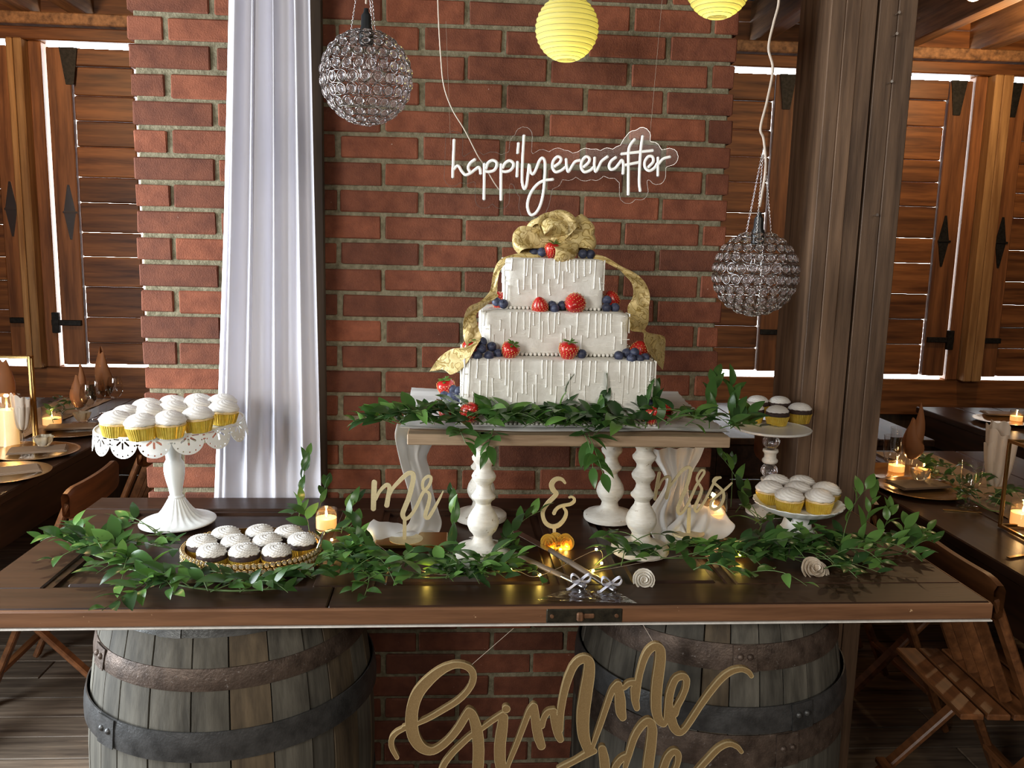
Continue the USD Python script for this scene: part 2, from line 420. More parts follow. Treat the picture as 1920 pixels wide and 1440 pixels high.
M['neon'] = plain('neon_tube_white', (0.86, 0.86, 0.82), 0.4, emission_color=(1, 0.99, 0.95), emission_strength=0.12)
M['acrylic'] = pane('clear_acrylic', (0.985, 0.985, 0.985), 0.12, 0.008, 0.2)
M['glass'] = pane('clear_glass', (0.985, 0.985, 0.98), 0.0, 0.055, 0.8)
M['acrylic_edge'] = pane('acrylic_edge', (0.9, 0.9, 0.9), 0.2, 0.22, 0.5)
M['plastic'] = pane('clear_plastic', (0.93, 0.94, 0.95), 0.08, 0.10, 0.6)
M['paper_yellow'] = thin('lantern_paper', (0.80, 0.76, 0.36), (0.95, 0.88, 0.32), 0.6)
M['rib'] = plain('lantern_wire', (0.42, 0.38, 0.14), 0.6)
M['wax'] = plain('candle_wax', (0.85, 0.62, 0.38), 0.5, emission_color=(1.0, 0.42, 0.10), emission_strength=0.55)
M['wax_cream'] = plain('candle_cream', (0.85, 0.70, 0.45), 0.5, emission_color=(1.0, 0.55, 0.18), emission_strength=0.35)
M['flame'] = glow('flame', (1.0, 0.62, 0.22), 25)
M['led'] = glow('fairy_led', (1.0, 0.66, 0.10), 40)
M['petal_lit'] = thin('lit_petal', (0.75, 0.55, 0.12), (0.95, 0.70, 0.10), 0.6)
M['petal'] = plain('ivory_petal', (0.72, 0.67, 0.58), 0.6)
M['petal2'] = noisy('sola_petal', (0.50, 0.40, 0.29), (0.70, 0.60, 0.48), 90, 0.7)
M['taupe'] = plain('taupe_handle', (0.20, 0.155, 0.115), 0.4)
M['satin'] = thin('white_satin', (0.82, 0.82, 0.90), (0.7, 0.7, 0.8), 0.25)
M['napkin_rust'] = thin('napkin_rust', (0.42, 0.18, 0.075), (0.4, 0.16, 0.05), 0.25)
M['napkin_cream'] = thin('napkin_cream', (0.74, 0.64, 0.52), (0.7, 0.5, 0.3), 0.3)
M['napkin_taupe'] = thin('napkin_taupe', (0.24, 0.17, 0.115), (0.2, 0.15, 0.1), 0.15)
M['charger'] = plain('charger_gold', (0.55, 0.36, 0.16), 0.25, metallic=0.9)
M['dark_table'] = wood('dark_table', (0.017, 0.0085, 0.005), (0.055, 0.025, 0.013), 'y', 0.33, 0.1, 40, 0.1)
M['chair'] = wood('chair_wood', (0.10, 0.038, 0.014), (0.23, 0.09, 0.032), 'y', 0.35, 0.15, 40, 0.1)
M['cloth_dark'] = plain('dark_linen', (0.035, 0.028, 0.028), 0.9)
M['linen'] = plain('beige_linen', (0.36, 0.26, 0.17), 0.85)
# ---------------------------------------------------------------- the brick chimney wall
WY = 2.40                                    # its front face
COURSE = 0.0713
ZM = at_y(620, 921, WY)[2]                   # a mortar line just above the table
XL, XR = -0.874, 0.744
wall = T('wall_back', 'red brick chimney wall with grey mortar behind the cake table', kind='structure')
wall.part('mortar', box(XL + 0.012, XR - 0.012, WY + 0.006, WY + 0.62, 0.0, 3.1, 0.004), M['mortar'])
xe, xo = at_y(401, 150, WY)[0], at_y(314, 150, WY)[0]
MOD, JT = 0.2222, 0.0125
loose = []


def brick(x0, x1, z0, z1):
    b = lambda a: a + rng.uniform(-0.0022, 0.0022)
    y = WY + rng.uniform(-0.0025, 0.002)
    v, f = box(b(x0), b(x1), y, y + 0.09, b(z0), b(z1), 0.0032)
    return v + np.array([[rng.uniform(-0.0012, 0.0012) for _ in range(3)] for _ in v]), f


for k in range(-13, 31):                     # course k lies above mortar line k, counted up from the table
    z0, z1 = ZM + k * COURSE + 0.0062, ZM + (k + 1) * COURSE - 0.0062
    if z0 < 0.0: continue
    if z1 > 3.05: break
    even = (18 - k) % 2 == 0
    x = (xe if even else xo)
    edges = [XL] + [x + i * MOD for i in range(-1, 9) if XL + 0.04 < x + i * MOD < XR - 0.03] + [XR]
    for a, b_ in zip(edges, edges[1:]):
        j0 = rng.uniform(0.8, 1.25) * JT / 2; j1 = rng.uniform(0.8, 1.25) * JT / 2
        m = brick(a + (j0 if a > XL else rng.uniform(-0.003, 0.003)), b_ - (j1 if b_ < XR else rng.uniform(-0.003, 0.003)), z0, z1)
        if 0.35 < z0 < 2.32: wall.part('brick', m, M['brick'])
        else: loose.append(m)
    for sx in (XL, XR):                      # the returns of the chimney
        for q in range(3):
            y0 = WY + 0.095 + q * 0.18 - (0.08 if even else 0)
            if y0 > WY + 0.09: loose.append(box(sx - 0.001 if sx < 0 else sx - 0.09, sx + 0.09 if sx < 0 else sx + 0.001, y0, min(y0 + 0.168, WY + 0.62), z0, z1, 0.003))
wall.part('far_brick', cat(*loose), M['brick'], kind='stuff')

tp = T('trim_1', 'narrow dark wooden board standing against the brick wall beside the white curtain', kind='structure')
tp.part('board', box(-0.475, -0.370, WY - 0.017, WY - 0.003, 0.0, 3.05, 0.004), M['post_dark'])
# ---------------------------------------------------------------- big timber post right of the chimney
post = T('trim_2', 'rough square timber post built up of upright boards right of the brick wall', kind='structure')
PB = 2.63
for x0, x1, y0, m in ((1.000, 1.0405, WY + 0.003, 'post'), (1.041, 1.0825, WY, 'post'), (1.083, 1.129, WY + 0.002, 'post'), (1.135, 1.1865, WY + 0.001, 'post'), (1.187, 1.240, WY - 0.002, 'post')):
    v, f = box(x0, x1, y0, PB, 0.0, 3.1, 0.0018)
    post.part('board', (v, f), M[m])
post.part('core', box(1.01, 1.23, WY + 0.03, PB - 0.02, 0.0, 3.1), M['post_dark'])
for z in (2.245, 2.30, 2.12, 1.76):
    c = (1.178 - (2.245 - z) * 0.02, WY, z)
    post.part('nail', cat(tube([(c[0], c[1], z), (c[0], c[1] - 0.02, z + 0.002)], 0.0018, 6), mv(lathe([(0.004, 0), (0.004, 0.0015)], 10), (c[0], c[1] - 0.02, z + 0.002), rot('x', 90))), M['silver'])

# ---------------------------------------------------------------- floor, ceiling and the outer walls
fl = T('floor', 'worn brown wooden plank floor running across the barn', kind='structure')
fl.part('subfloor', box(-6, 7, -3.2, 6.6, -0.08, -0.022), M['post_dark'])
y = -3.2
while y < 6.5:
    w = rng.uniform(0.12, 0.17); xj = rng.uniform(-2.5, 3)
    for a, b in ((-6, xj), (xj, 7)):
        fl.part('plank', box(a + 0.002, b - 0.002, y + 0.0025, y + w - 0.0025, -0.022, rng.uniform(-0.002, 0.0015), 0.002), M['floor'])
    y += w
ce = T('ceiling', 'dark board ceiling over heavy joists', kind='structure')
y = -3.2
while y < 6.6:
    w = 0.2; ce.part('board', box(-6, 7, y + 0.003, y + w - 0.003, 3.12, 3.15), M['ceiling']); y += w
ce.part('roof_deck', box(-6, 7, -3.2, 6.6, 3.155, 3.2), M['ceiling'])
BY = 5.2                                     # the far board wall
for k, (px, py) in enumerate(((30, 25), (150, 20), (1420, 75), (1545, 70), (1720, 95), (1870, 110))):
    x = at_y(px, py, BY)[0]
    ce.part('joist', mv(box(-0.05, 0.05, -1.0, BY + 0.5, 2.87, 3.11, 0.006), (x, 0, 0), rot('y', rng.uniform(-3, 3))), M['rafter'])
for x in (-4.9, -3.6, -1.2, -0.5, 0.2, 0.9, 4.2, 5.2):
    ce.part('joist', box(x - 0.05, x + 0.05, -1.0 if abs(x) > 1.3 else WY + 0.7, BY + 0.5, 2.87, 3.11, 0.006), M['rafter'])

for nm, lab, bx in (('wall_left', 'dark timber side wall of the barn on the left', (-6.05, -6, -3.2, 6.6, 0, 3.15)), ('wall_right', 'dark timber side wall of the barn on the right', (7, 7.05, -3.2, 6.6, 0, 3.15)), ('wall_front', 'dark timber wall of the barn behind the camera', (-6, 7, -3.25, -3.2, 0, 3.15))):
    w = T(nm, lab, kind='structure'); w.part('boarding', box(*bx), M['barn'])

# ---------------------------------------------------------------- the far wall of boards and closed shutters
fw = T('wall_far', 'far barn wall of stained boards below and above the closed shutters', kind='structure')
for x0, x1 in ((-6.0, -0.8), (0.7, 7.0)):
    fw.part('sill_board', box(x0, x1, BY - 0.02, BY + 0.05, 0.655, 0.885, 0.006), M['barn'])
    fw.part('top_plate', box(x0, x1, BY - 0.06, BY + 0.06, 2.73, 2.80, 0.006), M['barn'])
    fw.part('header', box(x0, x1, BY - 0.10, BY + 0.02, 2.805, 2.87, 0.006), M['rafter'])
    for z in (0.44, 0.22, 0.0): fw.part('low_board', box(x0, x1, BY, BY + 0.05, z, z + 0.215, 0.004), M['post_dark'])
    for z in (2.88, 3.0): fw.part('high_board', box(x0, x1, BY + 0.02, BY + 0.05, z, z + 0.115), M['barn'])
fw.part('hidden_board', box(-0.8, 0.7, BY, BY + 0.05, 0, 3.12), M['barn'])


def X5(px): return at_y(px, 400, BY)[0]


def stud(x0, x1, pale):
    s = T('trim_3', 'pair of pale studs nailed together between two closed shutters', kind='structure')
    for a, b, m in pale: s.part('stud', box(a, b, BY - 0.10 if m == 'barn_light' else BY - 0.03, BY + 0.05, 0.885, 2.73, 0.006), M[m])


stud(0, 0, ((X5(47), X5(59) - .002, 'barn_light'), (X5(59) + .002, X5(75), 'barn_light'), (X5(75), X5(99), 'barn_v')))
stud(0, 0, ((X5(1478), X5(1495), 'barn_v'), (X5(1495) + .002, X5(1508) - .002, 'barn_light'), (X5(1508), X5(1522), 'barn_light')))
stud(0, 0, ((X5(1800), X5(1822), 'barn_v'), (X5(1822) + .002, X5(1838) - .002, 'barn_light'), (X5(1838), X5(1856), 'barn_light')))


def shutter(n, x0, x1, xs, side, hinges, gapb, pl, lab):
    """A closed shutter: a stile on the hinge side, rails and horizontal planks; a strip of daylight below."""
    w = T(f'window_{n}', lab, kind='structure')
    zb, zt = 0.885 + gapb, 2.70
    a, b = (x0, xs) if side < 0 else (xs, x1)
    w.part('stile', box(a, b, BY - 0.025, BY + 0.02, zb, zt, 0.005), M['barn_v'])
    p0, p1 = (xs + .004, x1) if side < 0 else (x0, xs - .004)
    z = zb
    while z < zt - 0.02:
        h = pl * rng.uniform(0.75, 1.2); h = zt - z if zt - z < h * 1.5 else h
        top = z + h >= zt - 0.001
        w.part('plank', box(p0, p1, BY - (0.02 if top else rng.uniform(-0.006, 0.008)), BY + 0.045, z + 0.001, z + h - 0.001, 0.006), M['barn'])
        z += h
    mid = (a + b) / 2
    for kind, z, dx in hinges:
        if kind == 'strap':      # galvanised diamond hinge
            d = Polygon([(mid + dx - 0.006, z - .155), (mid + dx + 0.006, z - .155), (mid + dx + .032, z - .01), (mid + dx + .032, z + .01), (mid + dx + 0.006, z + .155), (mid + dx - .006, z + .155), (mid + dx - .032, z + .01), (mid + dx - .032, z - .01)])
            w.part('hinge', cat(extrude(d, BY - 0.030, 0.005), box(mid + dx - .038, mid + dx + .045, BY - .035, BY - .027, z - .006, z + .006)), M['silver'] if n < 3 else M['iron'], label='long diamond-shaped strap hinge')
        if kind == 'tee':        # dark tapered hinge leaf under the header
            d = Polygon([(mid + dx - .05, z), (mid + dx + .05, z), (mid + dx + .022, z - .2), (mid + dx - .022, z - .2)])
            w.part('hinge', extrude(d, BY - 0.031, 0.006), M['iron'], label='dark tapered hinge')
        if kind == 'bolt':
            w.part('bolt', cat(box(mid + dx - .085, mid + dx + .085, BY - .045, BY - .025, z - .016, z + .016), box(mid + dx + side * .06 - .02, mid + dx + side * .06 + .02, BY - .05, BY - .025, z - .06, z + .06)), M['iron'], label='black iron slide bolt')


shutter(1, X5(-60), X5(45), X5(8), 1, (('strap', 1.80, 0.0), ('tee', 2.70, -.06), ('bolt', 1.16, .04)), 0.045, .17, 'closed plank shutter at the far left edge, cut by the frame')
shutter(2, X5(107), X5(262), X5(150), -1, (('strap', 1.79, 0.02), ('tee', 2.70, .06), ('bolt', 1.15, -.03)), 0.016, .17, 'closed plank shutter left of the brick wall with a bright slit beneath')
shutter(3, X5(1330), X5(1472), X5(1436), 1, (('tee', 2.70, .01), ('bolt', 1.17, .03)), 0.04, .17, 'closed plank shutter right of the brick wall with a bright wedge of daylight')
shutter(4, X5(1524), X5(1640), X5(1567), -1, (('tee', 2.70, -.03), ('bolt', 1.17, -.02)), 0.032, .17, 'closed plank shutter half hidden behind the timber post')
shutter(5, X5(1640), X5(1796), X5(1755), 1, (('tee', 2.70, -.02), ('bolt', 1.14, .02), ('strap', 1.75, -.02)), 0.026, .17, 'closed plank shutter right of the timber post')
shutter(6, X5(1858), X5(2060), X5(1896), -1, (('tee', 2.70, -.02), ('bolt', 1.14, -.02), ('strap', 1.75, .0)), 0.024, .17, 'closed plank shutter at the right edge of the picture')
for x0, x1 in ((-6.0, X5(-62)), (-1.85, -0.8), (0.7, X5(1328)), (X5(2062), 7.0)):
    if x1 > x0: fw.part('board', box(x0, x1, BY, BY + 0.045, 0.885, 2.73), M['barn'])
# ---------------------------------------------------------------- the display table: an old panelled door laid on two barrels
TZ = 0.945
TX0, TX1, TY0, TY1 = -0.968, 1.10, 1.59, 2.335
door = T('door_tabletop', 'old dark brown panelled door laid flat on two barrels as a display table', 'table', (0.066, 1.96, TZ - 0.038))
TA = rot('z', 0.75)


def onT(m):                                  # the door lies turned by less than a degree
    v, f = tm(m); c = np.array([0.066, 1.96, 0]); return (v - c) @ TA.T + c, f


zt, zb = TZ, TZ - 0.036
RY = (TY0 + 0.112, TY1 - 0.105)
for a, b in ((TX0, -0.256), (-0.254, TX1)): door.part('stile', onT(box(a, b, TY0 + 0.010, RY[0], zb, zt, 0.003)), M['door'])
door.part('stile', onT(box(TX0, TX1, RY[1], TY1, zb, zt, 0.003)), M['door'])
RX = [(TX0, -0.840), (-0.30, -0.19), (0.235, 0.345), (0.60, TX1)]
for a, b in RX: door.part('rail', onT(box(a, b, RY[0] + .0006, RY[1] - .0006, zb, zt - .0004, 0.003)), M['door'])
for (a, b), (c, d) in zip(RX, RX[1:]):
    door.part('panel', onT(box(b - .004, c + .004, RY[0] - .004, RY[1] + .004, zb + 0.006, zt - 0.013)), M['door'])
    door.part('raised_panel', onT(box(b + .035, c - .035, RY[0] + .035, RY[1] - .035, zb + 0.008, zt - 0.008, 0.005)), M['door'])
    fr = sbox(b, RY[0], c, RY[1]).difference(sbox(b + .016, RY[0] + .016, c - .016, RY[1] - .016))
    v, f = tm(trimesh.creation.extrude_polygon(fr, 0.007, engine='earcut'))
    door.part('moulding', onT((v + [0, 0, zt - 0.013], f)), M['door'])
door.part('front_edge', onT(box(TX0, TX1 + 0.004, TY0, TY0 + 0.011, zb + .001, zt - .0015, 0.003)), M['door_edge'], label='scuffed reddish brown front edge of the door')
v, f = box(TX1 - .001, TX1 + .007, TY0 + .008, TY1, zb + .001, zt - .002, 0.003)
door.part('end_edge', onT((v, f)), M['door_edge'])
door.part('underside', onT(box(TX0, TX1 + .004, TY0 - 0.0015, TY1, zb - 0.0035, zb, 0.001)), M['white_paint'], label='white painted underside showing as a thin line')
lx0, lx1 = at_y(1020, 1150, 1.59)[0], at_y(1163, 1150, 1.59)[0]
lk = door.part('lock_plate', onT(box(lx0, lx1, TY0 - 0.003, TY0 + .002, zb + 0.003, zt - 0.004)), M['lock'], label='tarnished mortice lock plate on the front edge')
door.part('latch', onT(cat(box(lx0 + .060, lx0 + .074, TY0 - .010, TY0, zb + .008, zt - .010, .003), box(lx0 + .074, lx0 + .096, TY0 - .006, TY0, zb + .013, zt - .013, .002))), M['rust'], under=lk)
for dx in (0.011, lx1 - lx0 - .012): door.part('screw', onT(mv(lathe([(0.0042, 0), (0.0038, 0.002), (0.001, 0.0022)], 12), (lx0 + dx, TY0 - .003, (zt + zb) / 2), rot('x', 90))), M['rust'], under=lk)


# ---------------------------------------------------------------- barrels
def barrel(cx, cy, turn, lab, hoops, seed):
    q = random.Random(seed)
    t = T('barrel', lab, 'barrel', (cx, cy, 0))
    H = zb - 0.004
    R = lambda z: 0.262 + 0.066 * (1 - ((z - H / 2) / (H / 2)) ** 2) ** 0.9
    zs = np.linspace(0, H, 15); n = 26
    w = [q.uniform(0.75, 1.3) for _ in range(n)]; w = np.cumsum([0] + w) / sum(w) * 2 * PI + turn
    for i in range(n):
        a0, a1 = w[i] + 0.0022, w[i + 1] - 0.0022; dr = q.uniform(-0.0018, 0.0018)
        th = np.array([a0, a0 + .004, a0 * .66 + a1 * .34, a0 * .34 + a1 * .66, a1 - .004, a1]); rr = np.array([-.003, 0, 0.0006, 0.0006, 0, -.003]) + dr
        out = np.array([[((R(z) + r) * math.cos(a), (R(z) + r) * math.sin(a), z) for z in zs] for a, r in zip(th, rr)])
        inn = np.array([[((R(z) - .025) * math.cos(a), (R(z) - .025) * math.sin(a), z) for z in zs] for a in th])
        loop = np.concatenate([out, inn[::-1]], 0)
        v, f = grid(loop, True)
        t.part('stave', (v + [cx, cy, 0], f), M['stave_tan'] if q.random() < 0.16 else M['stave'], smooth=40)
    t.part('head', mv(lathe([(0.245, H - .03), (0.245, H - .012), (0, H - .012)], 40), (cx, cy, 0)), M['stave'])
    for z0, z1, m, gap, ra in hoops:
        zz = np.linspace(z0, z1, 4); g = 0.0025 + gap
        pr = [(R(z0) + .0005, z0)] + [(R(z) + g + (0.002 if 0 < k < 3 else 0), z) for k, z in enumerate(zz)] + [(R(z1) + (.0005 if gap < .004 else g - .003), z1)]
        hp = t.part('hoop', mv(lathe(pr, 90, cap=False), (cx, cy, 0)), M[m], smooth=35)
        if gap > .004: t.part('hoop_inside', mv(lathe([(R(z0) + .0004, z0 + .004), (R(z1) + g - .003, z1)], 90, cap=False), (cx, cy, 0)), M['iron'], under=hp)
        zm = (z0 + z1) / 2
        for da in (-0.035, 0.035):
            a = math.radians(ra) + da; d = np.array([math.cos(a), math.sin(a), 0])
            t.part('rivet', sphere(np.array([cx, cy, zm + .004]) + d * (R(zm) + g + .003), 0.0075, 2, (1, 1, 1)), M[m], under=hp, smooth=True)
        a = math.radians(ra) + 0.085
        lap = np.array([[((R(z) + g + .0035) * math.cos(b) + cx, (R(z) + g + .0035) * math.sin(b) + cy, z) for z in zz] for b in np.linspace(a - .17, a, 6)])
        t.part('lap', sheet(lap, 0.0025), M[m], under=hp, smooth=40)
    return t


barrel(-0.527, 1.97, 0.3, 'weathered grey oak barrel under the left end of the table', ((0.838, 0.897, 'galv', 0.0, 258), (0.732, 0.777, 'hoop', 0.001, 219), (0.590, 0.652, 'hoop_dark', 0.009, 232), (0.30, 0.36, 'galv', 0.003, 240), (0.16, 0.21, 'hoop', 0.0, 210), (0.01, 0.055, 'galv', 0.0, 280)), 3)
barrel(0.628, 1.97, 0.9, 'weathered grey oak barrel under the right end of the table', ((0.868, 0.897, 'galv', 0.0, 300), (0.765, 0.820, 'hoop', 0.001, 268), (0.635, 0.692, 'hoop_dark', 0.008, 292), (0.555, 0.628, 'hoop', 0.001, 286), (0.30, 0.36, 'galv', 0.003, 240), (0.16, 0.21, 'hoop', 0.0, 210), (0.01, 0.055, 'galv', 0.0, 280)), 8)

# ---------------------------------------------------------------- white curtain
CYc = WY - 0.031
xs = []
U = 150
rows = []
for k, z in enumerate(np.linspace(2.95, 0.03, 40)):
    # edges of the cloth where the photograph shows them
    tpos = (2.30 - z) / (2.30 - 0.93)
    tt = min(max(tpos, -0.5), 1.7)
    xl = np.interp(tt, [-.5, 0, .45, 1, 1.7], [-0.585, -0.607, -0.640, -0.688, -0.735]); xr = np.interp(tt, [-.5, 0, .45, 1, 1.7], [-0.415, -0.402, -0.396, -0.388, -0.383])
    u = np.linspace(0, 1, U)
    Yc = np.interp(tt, [-.5, .75, 1.0, 1.7], [WY - .125, WY - .095, WY - .031, WY - .03]); xl *= Yc / 2.37; xr *= Yc / 2.37
    drift = 0.018 * math.sin(z * 2.1)
    yy = 0.55 * np.cos(2 * PI * (4.0 * u + 0.10 + drift)) + 0.35 * np.cos(2 * PI * (7 * u + .3 - drift * 2 + 0.1 * math.sin(z))) + 0.10 * np.sin(2 * PI * (12 * u + 0.15 * math.sin(1.7 * z)))
    amp = np.interp(tt, [0, 1.2], [0.019, 0.017])
    xx = xl + (xr - xl) * u + 0.006 * np.sin(2 * PI * 4 * u + 1.0)
    rows.append(np.stack([xx, Yc - 0.004 + 0.6 * amp * yy * (1 + .8 * (Yc < WY - .05)) - 0.012 * np.clip((u - .86) / .14, 0, 1), np.full(U, z)], 1))
single('curtain', sheet(np.array(rows), 0.0012), M['curtain'], 'long white pleated curtain hanging in front of the brick wall', 'curtain', smooth=True)

# ---------------------------------------------------------------- gold lettering sign hung under the table
SA, SB = (720, 1200, 5.3333), (1060, 1190, 5.3333)
SY = 1.560
gA = [[(130, 1175, 48), (80, 1080, 56), (75, 1000, 58), (120, 935, 52), (210, 885, 45)],
      [(200, 880, 50), (330, 838, 50), (450, 785, 54), (560, 722, 58), (740, 610, 62), (850, 495, 64), (893, 390, 72), (875, 305, 76), (800, 258, 70), (690, 256, 74), (560, 315, 96), (430, 425, 115), (335, 545, 125), (287, 680, 130), (275, 820, 135), (292, 950, 132), (350, 1055, 118), (435, 1108, 98), (520, 1100, 82), (640, 1010, 78), (740, 890, 82), (810, 775, 85), (848, 712, 78)],
      [(850, 710, 78), (880, 740, 95), (912, 830, 112), (937, 950, 124), (946, 1100, 126), (940, 1280, 122), (925, 1440, 110), (870, 1560, 90), (740, 1620, 70), (600, 1560, 60), (555, 1420, 64), (590, 1270, 66), (680, 1140, 64), (780, 1040, 62), (870, 960, 60), (990, 880, 54), (1100, 800, 54), (1190, 745, 56)],
      [(1195, 775, 104), (1180, 900, 120), (1160, 1050, 126), (1160, 1200, 124), (1180, 1300, 112), (1210, 1350, 80), (1240, 1250, 54), (1320, 1060, 58), (1390, 880, 62), (1450, 725, 66), (1500, 665, 78)],
      [(1500, 668, 84), (1515, 800, 100), (1540, 950, 108), (1575, 1060, 92)], [(1580, 860, 66), (1600, 780, 66), (1640, 725, 66), (1700, 715, 72)], [(1690, 725, 76), (1715, 850, 90), (1745, 950, 92), (1765, 995, 74)],
      [(1755, 900, 80), (1765, 760, 76), (1785, 600, 76), (1830, 410, 78), (1890, 270, 82)], [(1222, 690, 90), (1223, 690.5, 90)]]
gB = [[(-45, 760, 80), (-20, 620, 80), (15, 490, 80), (65, 355, 82), (120, 275, 88), (190, 245, 96), (238, 280, 112), (236, 400, 128), (205, 600, 140), (178, 800, 142), (180, 980, 132), (208, 1100, 112), (235, 1185, 70), (255, 1165, 50), (310, 1020, 56), (370, 850, 62), (420, 700, 64), (472, 560, 68), (530, 500, 78)],
      [(530, 505, 90), (548, 650, 118), (556, 770, 112), (575, 830, 80)], [(590, 530, 60), (640, 490, 62), (705, 485, 70)], [(690, 540, 82), (700, 660, 86), (716, 735, 66)],
      [(715, 640, 60), (730, 480, 70), (752, 370, 70), (792, 240, 76), (842, 155, 82), (905, 120, 90), (950, 160, 106), (948, 290, 116), (925, 450, 120), (910, 620, 116), (912, 760, 112), (935, 850, 96), (985, 900, 60), (1010, 860, 50)],
      [(1000, 890, 50), (1020, 800, 70), (1035, 700, 84), (1050, 580, 84), (1100, 455, 76), (1170, 418, 78), (1212, 450, 74), (1205, 540, 66), (1165, 640, 66), (1120, 720, 72), (1090, 790, 96)],
      [(1040, 700, 80), (1055, 820, 104), (1085, 920, 104), (1135, 975, 88), (1190, 955, 66), (1260, 860, 64), (1350, 720, 64), (1450, 580, 68), (1560, 450, 68), (1660, 375, 64), (1760, 348, 58), (1830, 372, 58), (1862, 415, 48)],
      [(-60, 1350, 60), (0, 1318, 60), (100, 1268, 58), (200, 1208, 70), (290, 1165, 66)], [(370, 1145, 90), (390, 1250, 108), (405, 1400, 110), (420, 1460, 90)], [(480, 1420, 80), (505, 1320, 76), (560, 1250, 72), (615, 1220, 70)],
      [(600, 1320, 60), (640, 1190, 72), (690, 1035, 76), (760, 920, 82), (835, 868, 86), (870, 940, 104), (862, 1080, 112), (835, 1280, 118), (815, 1450, 110)],
      [(955, 1460, 90), (985, 1340, 86), (1030, 1225, 82), (1090, 1172, 76), (1130, 1205, 72), (1120, 1300, 62), (1070, 1420, 62)], [(1240, 1470, 64), (1340, 1350, 66), (1430, 1250, 68), (1540, 1140, 66), (1640, 1096, 60), (1720, 1122, 54), (1762, 1172, 46)]]
gp = unary_union([pen(gA, *SA, SY), pen(gB, *SB, SY)]).simplify(0.0003)
sg = T('lettering_sign', 'large gold script lettering sign hanging below the table edge in front of the barrels', 'sign', (gp.centroid.x, SY, gp.bounds[1]))
sg.part('lettering', extrude(gp, SY, 0.011), M['gold_sign'])
rim = gp.buffer(0.0002).difference(gp.buffer(-0.0011))
sg.part('bevel', extrude(rim, SY - 0.0008, 0.003), M['gold_edge'])
for (x0, y0), (x1, y1) in (((885, 1243), (963, 1178)), ((1228, 1206), (1206, 1172))):
    p, q = at_y(x0, y0 + 3, SY + .004), at_y(x1, y1, 1.592); q[2] = min(q[2], zb - .002)
    sg.part('thread', tube([p, p * .5 + q * .5, q], 0.0006, 5), M['wire'])
# ---------------------------------------------------------------- riser on four turned legs
BZ, BT = 1.222, 1.246                        # underside and top of the board
BX0, BX1, BY0, BY1 = -0.109, 0.598, 1.80, 2.27
ri = T('cake_riser', 'wooden board cake riser on four white distressed turned legs', 'cake stand', (0.245, 2.02, TZ))
ri.part('board', box(BX0, BX1, BY0, BY1, BZ, BT, 0.002), M['riser'])
LEG = [(.066, 0), (.068, .004), (.068, .013), (.062, .018), (.045, .022), (.034, .027), (.026, .031), (.023, .037), (.021, .046), (.024, .052), (.031, .060), (.036, .072), (.0365, .080), (.033, .093), (.025, .107), (.019, .116), (.017, .124), (.020, .130), (.027, .136), (.028, .141), (.023, .147), (.018, .156), (.016, .165), (.019, .172), (.026, .180), (.028, .188), (.024, .196), (.018, .203), (.017, .212), (.021, .219), (.027, .226), (.028, .232), (.023, .238), (.019, .245), (.022, .252), (.026, .258), (.044, .268), (.050, .273), (.050, BZ - TZ)]
for lx, ly in ((0.060, 1.882), (0.432, 1.905), (0.062, 2.150), (0.402, 2.154)):
    ri.part('leg', mv(lathe(LEG, 40), (lx, ly, TZ)), M['turned'], smooth=40)

# ---------------------------------------------------------------- gauze runner over the riser
qs = np.linspace(0, 1, 40)


def drape(rows, folds, amp, seed, t=0.0008, n=44):
    """A gathered length of gauze: rows (left px, left py, right px, right py, depth), folds across it."""
    rows = [np.r_[at_y(a, b, Y), at_y(c, d, Y2)] for a, b, c, d, Y, Y2 in rows]
    R_ = cr(np.array(rows), 6); q = random.Random(seed); ph = [q.uniform(0, 6) for _ in range(4)]; P = []
    for i, r in enumerate(R_):
        u = np.linspace(0, 1, n)[:, None]; p = r[:3] * (1 - u) + r[3:] * u
        w = np.sin(2 * PI * folds * u[:, 0] + ph[0] + i * .05) + .5 * np.sin(2 * PI * folds * 1.9 * u[:, 0] + ph[1] - i * .08) + .35 * np.sin(2 * PI * folds * .6 * u[:, 0] + ph[2] + i * .13)
        p[:, 1] += amp * w; P.append(p)
    return sheet(np.array(P), t)


rn = T('gauze_runner', 'white gauze runner draped over the cake riser and puddling on the table', 'fabric', (0.245, 2.03, BT))
P = []
for y in np.linspace(1.835, 2.30, 36):
    x = np.linspace(-0.128, 0.606, 60)
    z = BT + 0.004 + 0.0022 * np.sin(y * 190 + np.sin(x * 9) * 2) + 0.003 * np.sin(y * 70 + x * 6) * (x < 0.02)
    lift = np.clip((y - 2.20) / 0.1, 0, 1) * 0.012
    P.append(np.stack([x, np.full(60, y) + .004 * np.sin(x * 30), z + lift * (np.abs(x - .24) > .2)], 1))
rn.part('top', sheet(np.array(P), 0.0008), M['runner'], smooth=True)
rn.part('left_fall', drape([(745, 792, 822, 812, 1.93, 2.21), (741, 815, 806, 842, 2.10, 2.25), (747, 850, 800, 860, 2.14, 2.24), (757, 890, 806, 885, 2.12, 2.21), (768, 930, 812, 925, 2.09, 2.17), (772, 965, 822, 960, 2.05, 2.12), (758, 990, 828, 985, 2.00, 2.07), (720, 1010, 815, 1017, 1.975, 1.99)], 1.6, 0.009, 5), M['tulle'], smooth=True)
rn.part('left_puddle', drape([(700, 975, 800, 990, 2.03, 2.06), (690, 985, 815, 1000, 2.00, 2.02), (688, 1000, 822, 1010, 1.975, 1.98), (700, 1016, 818, 1018, 1.955, 1.958)], 2, 0.006, 9), M['tulle'], smooth=True)
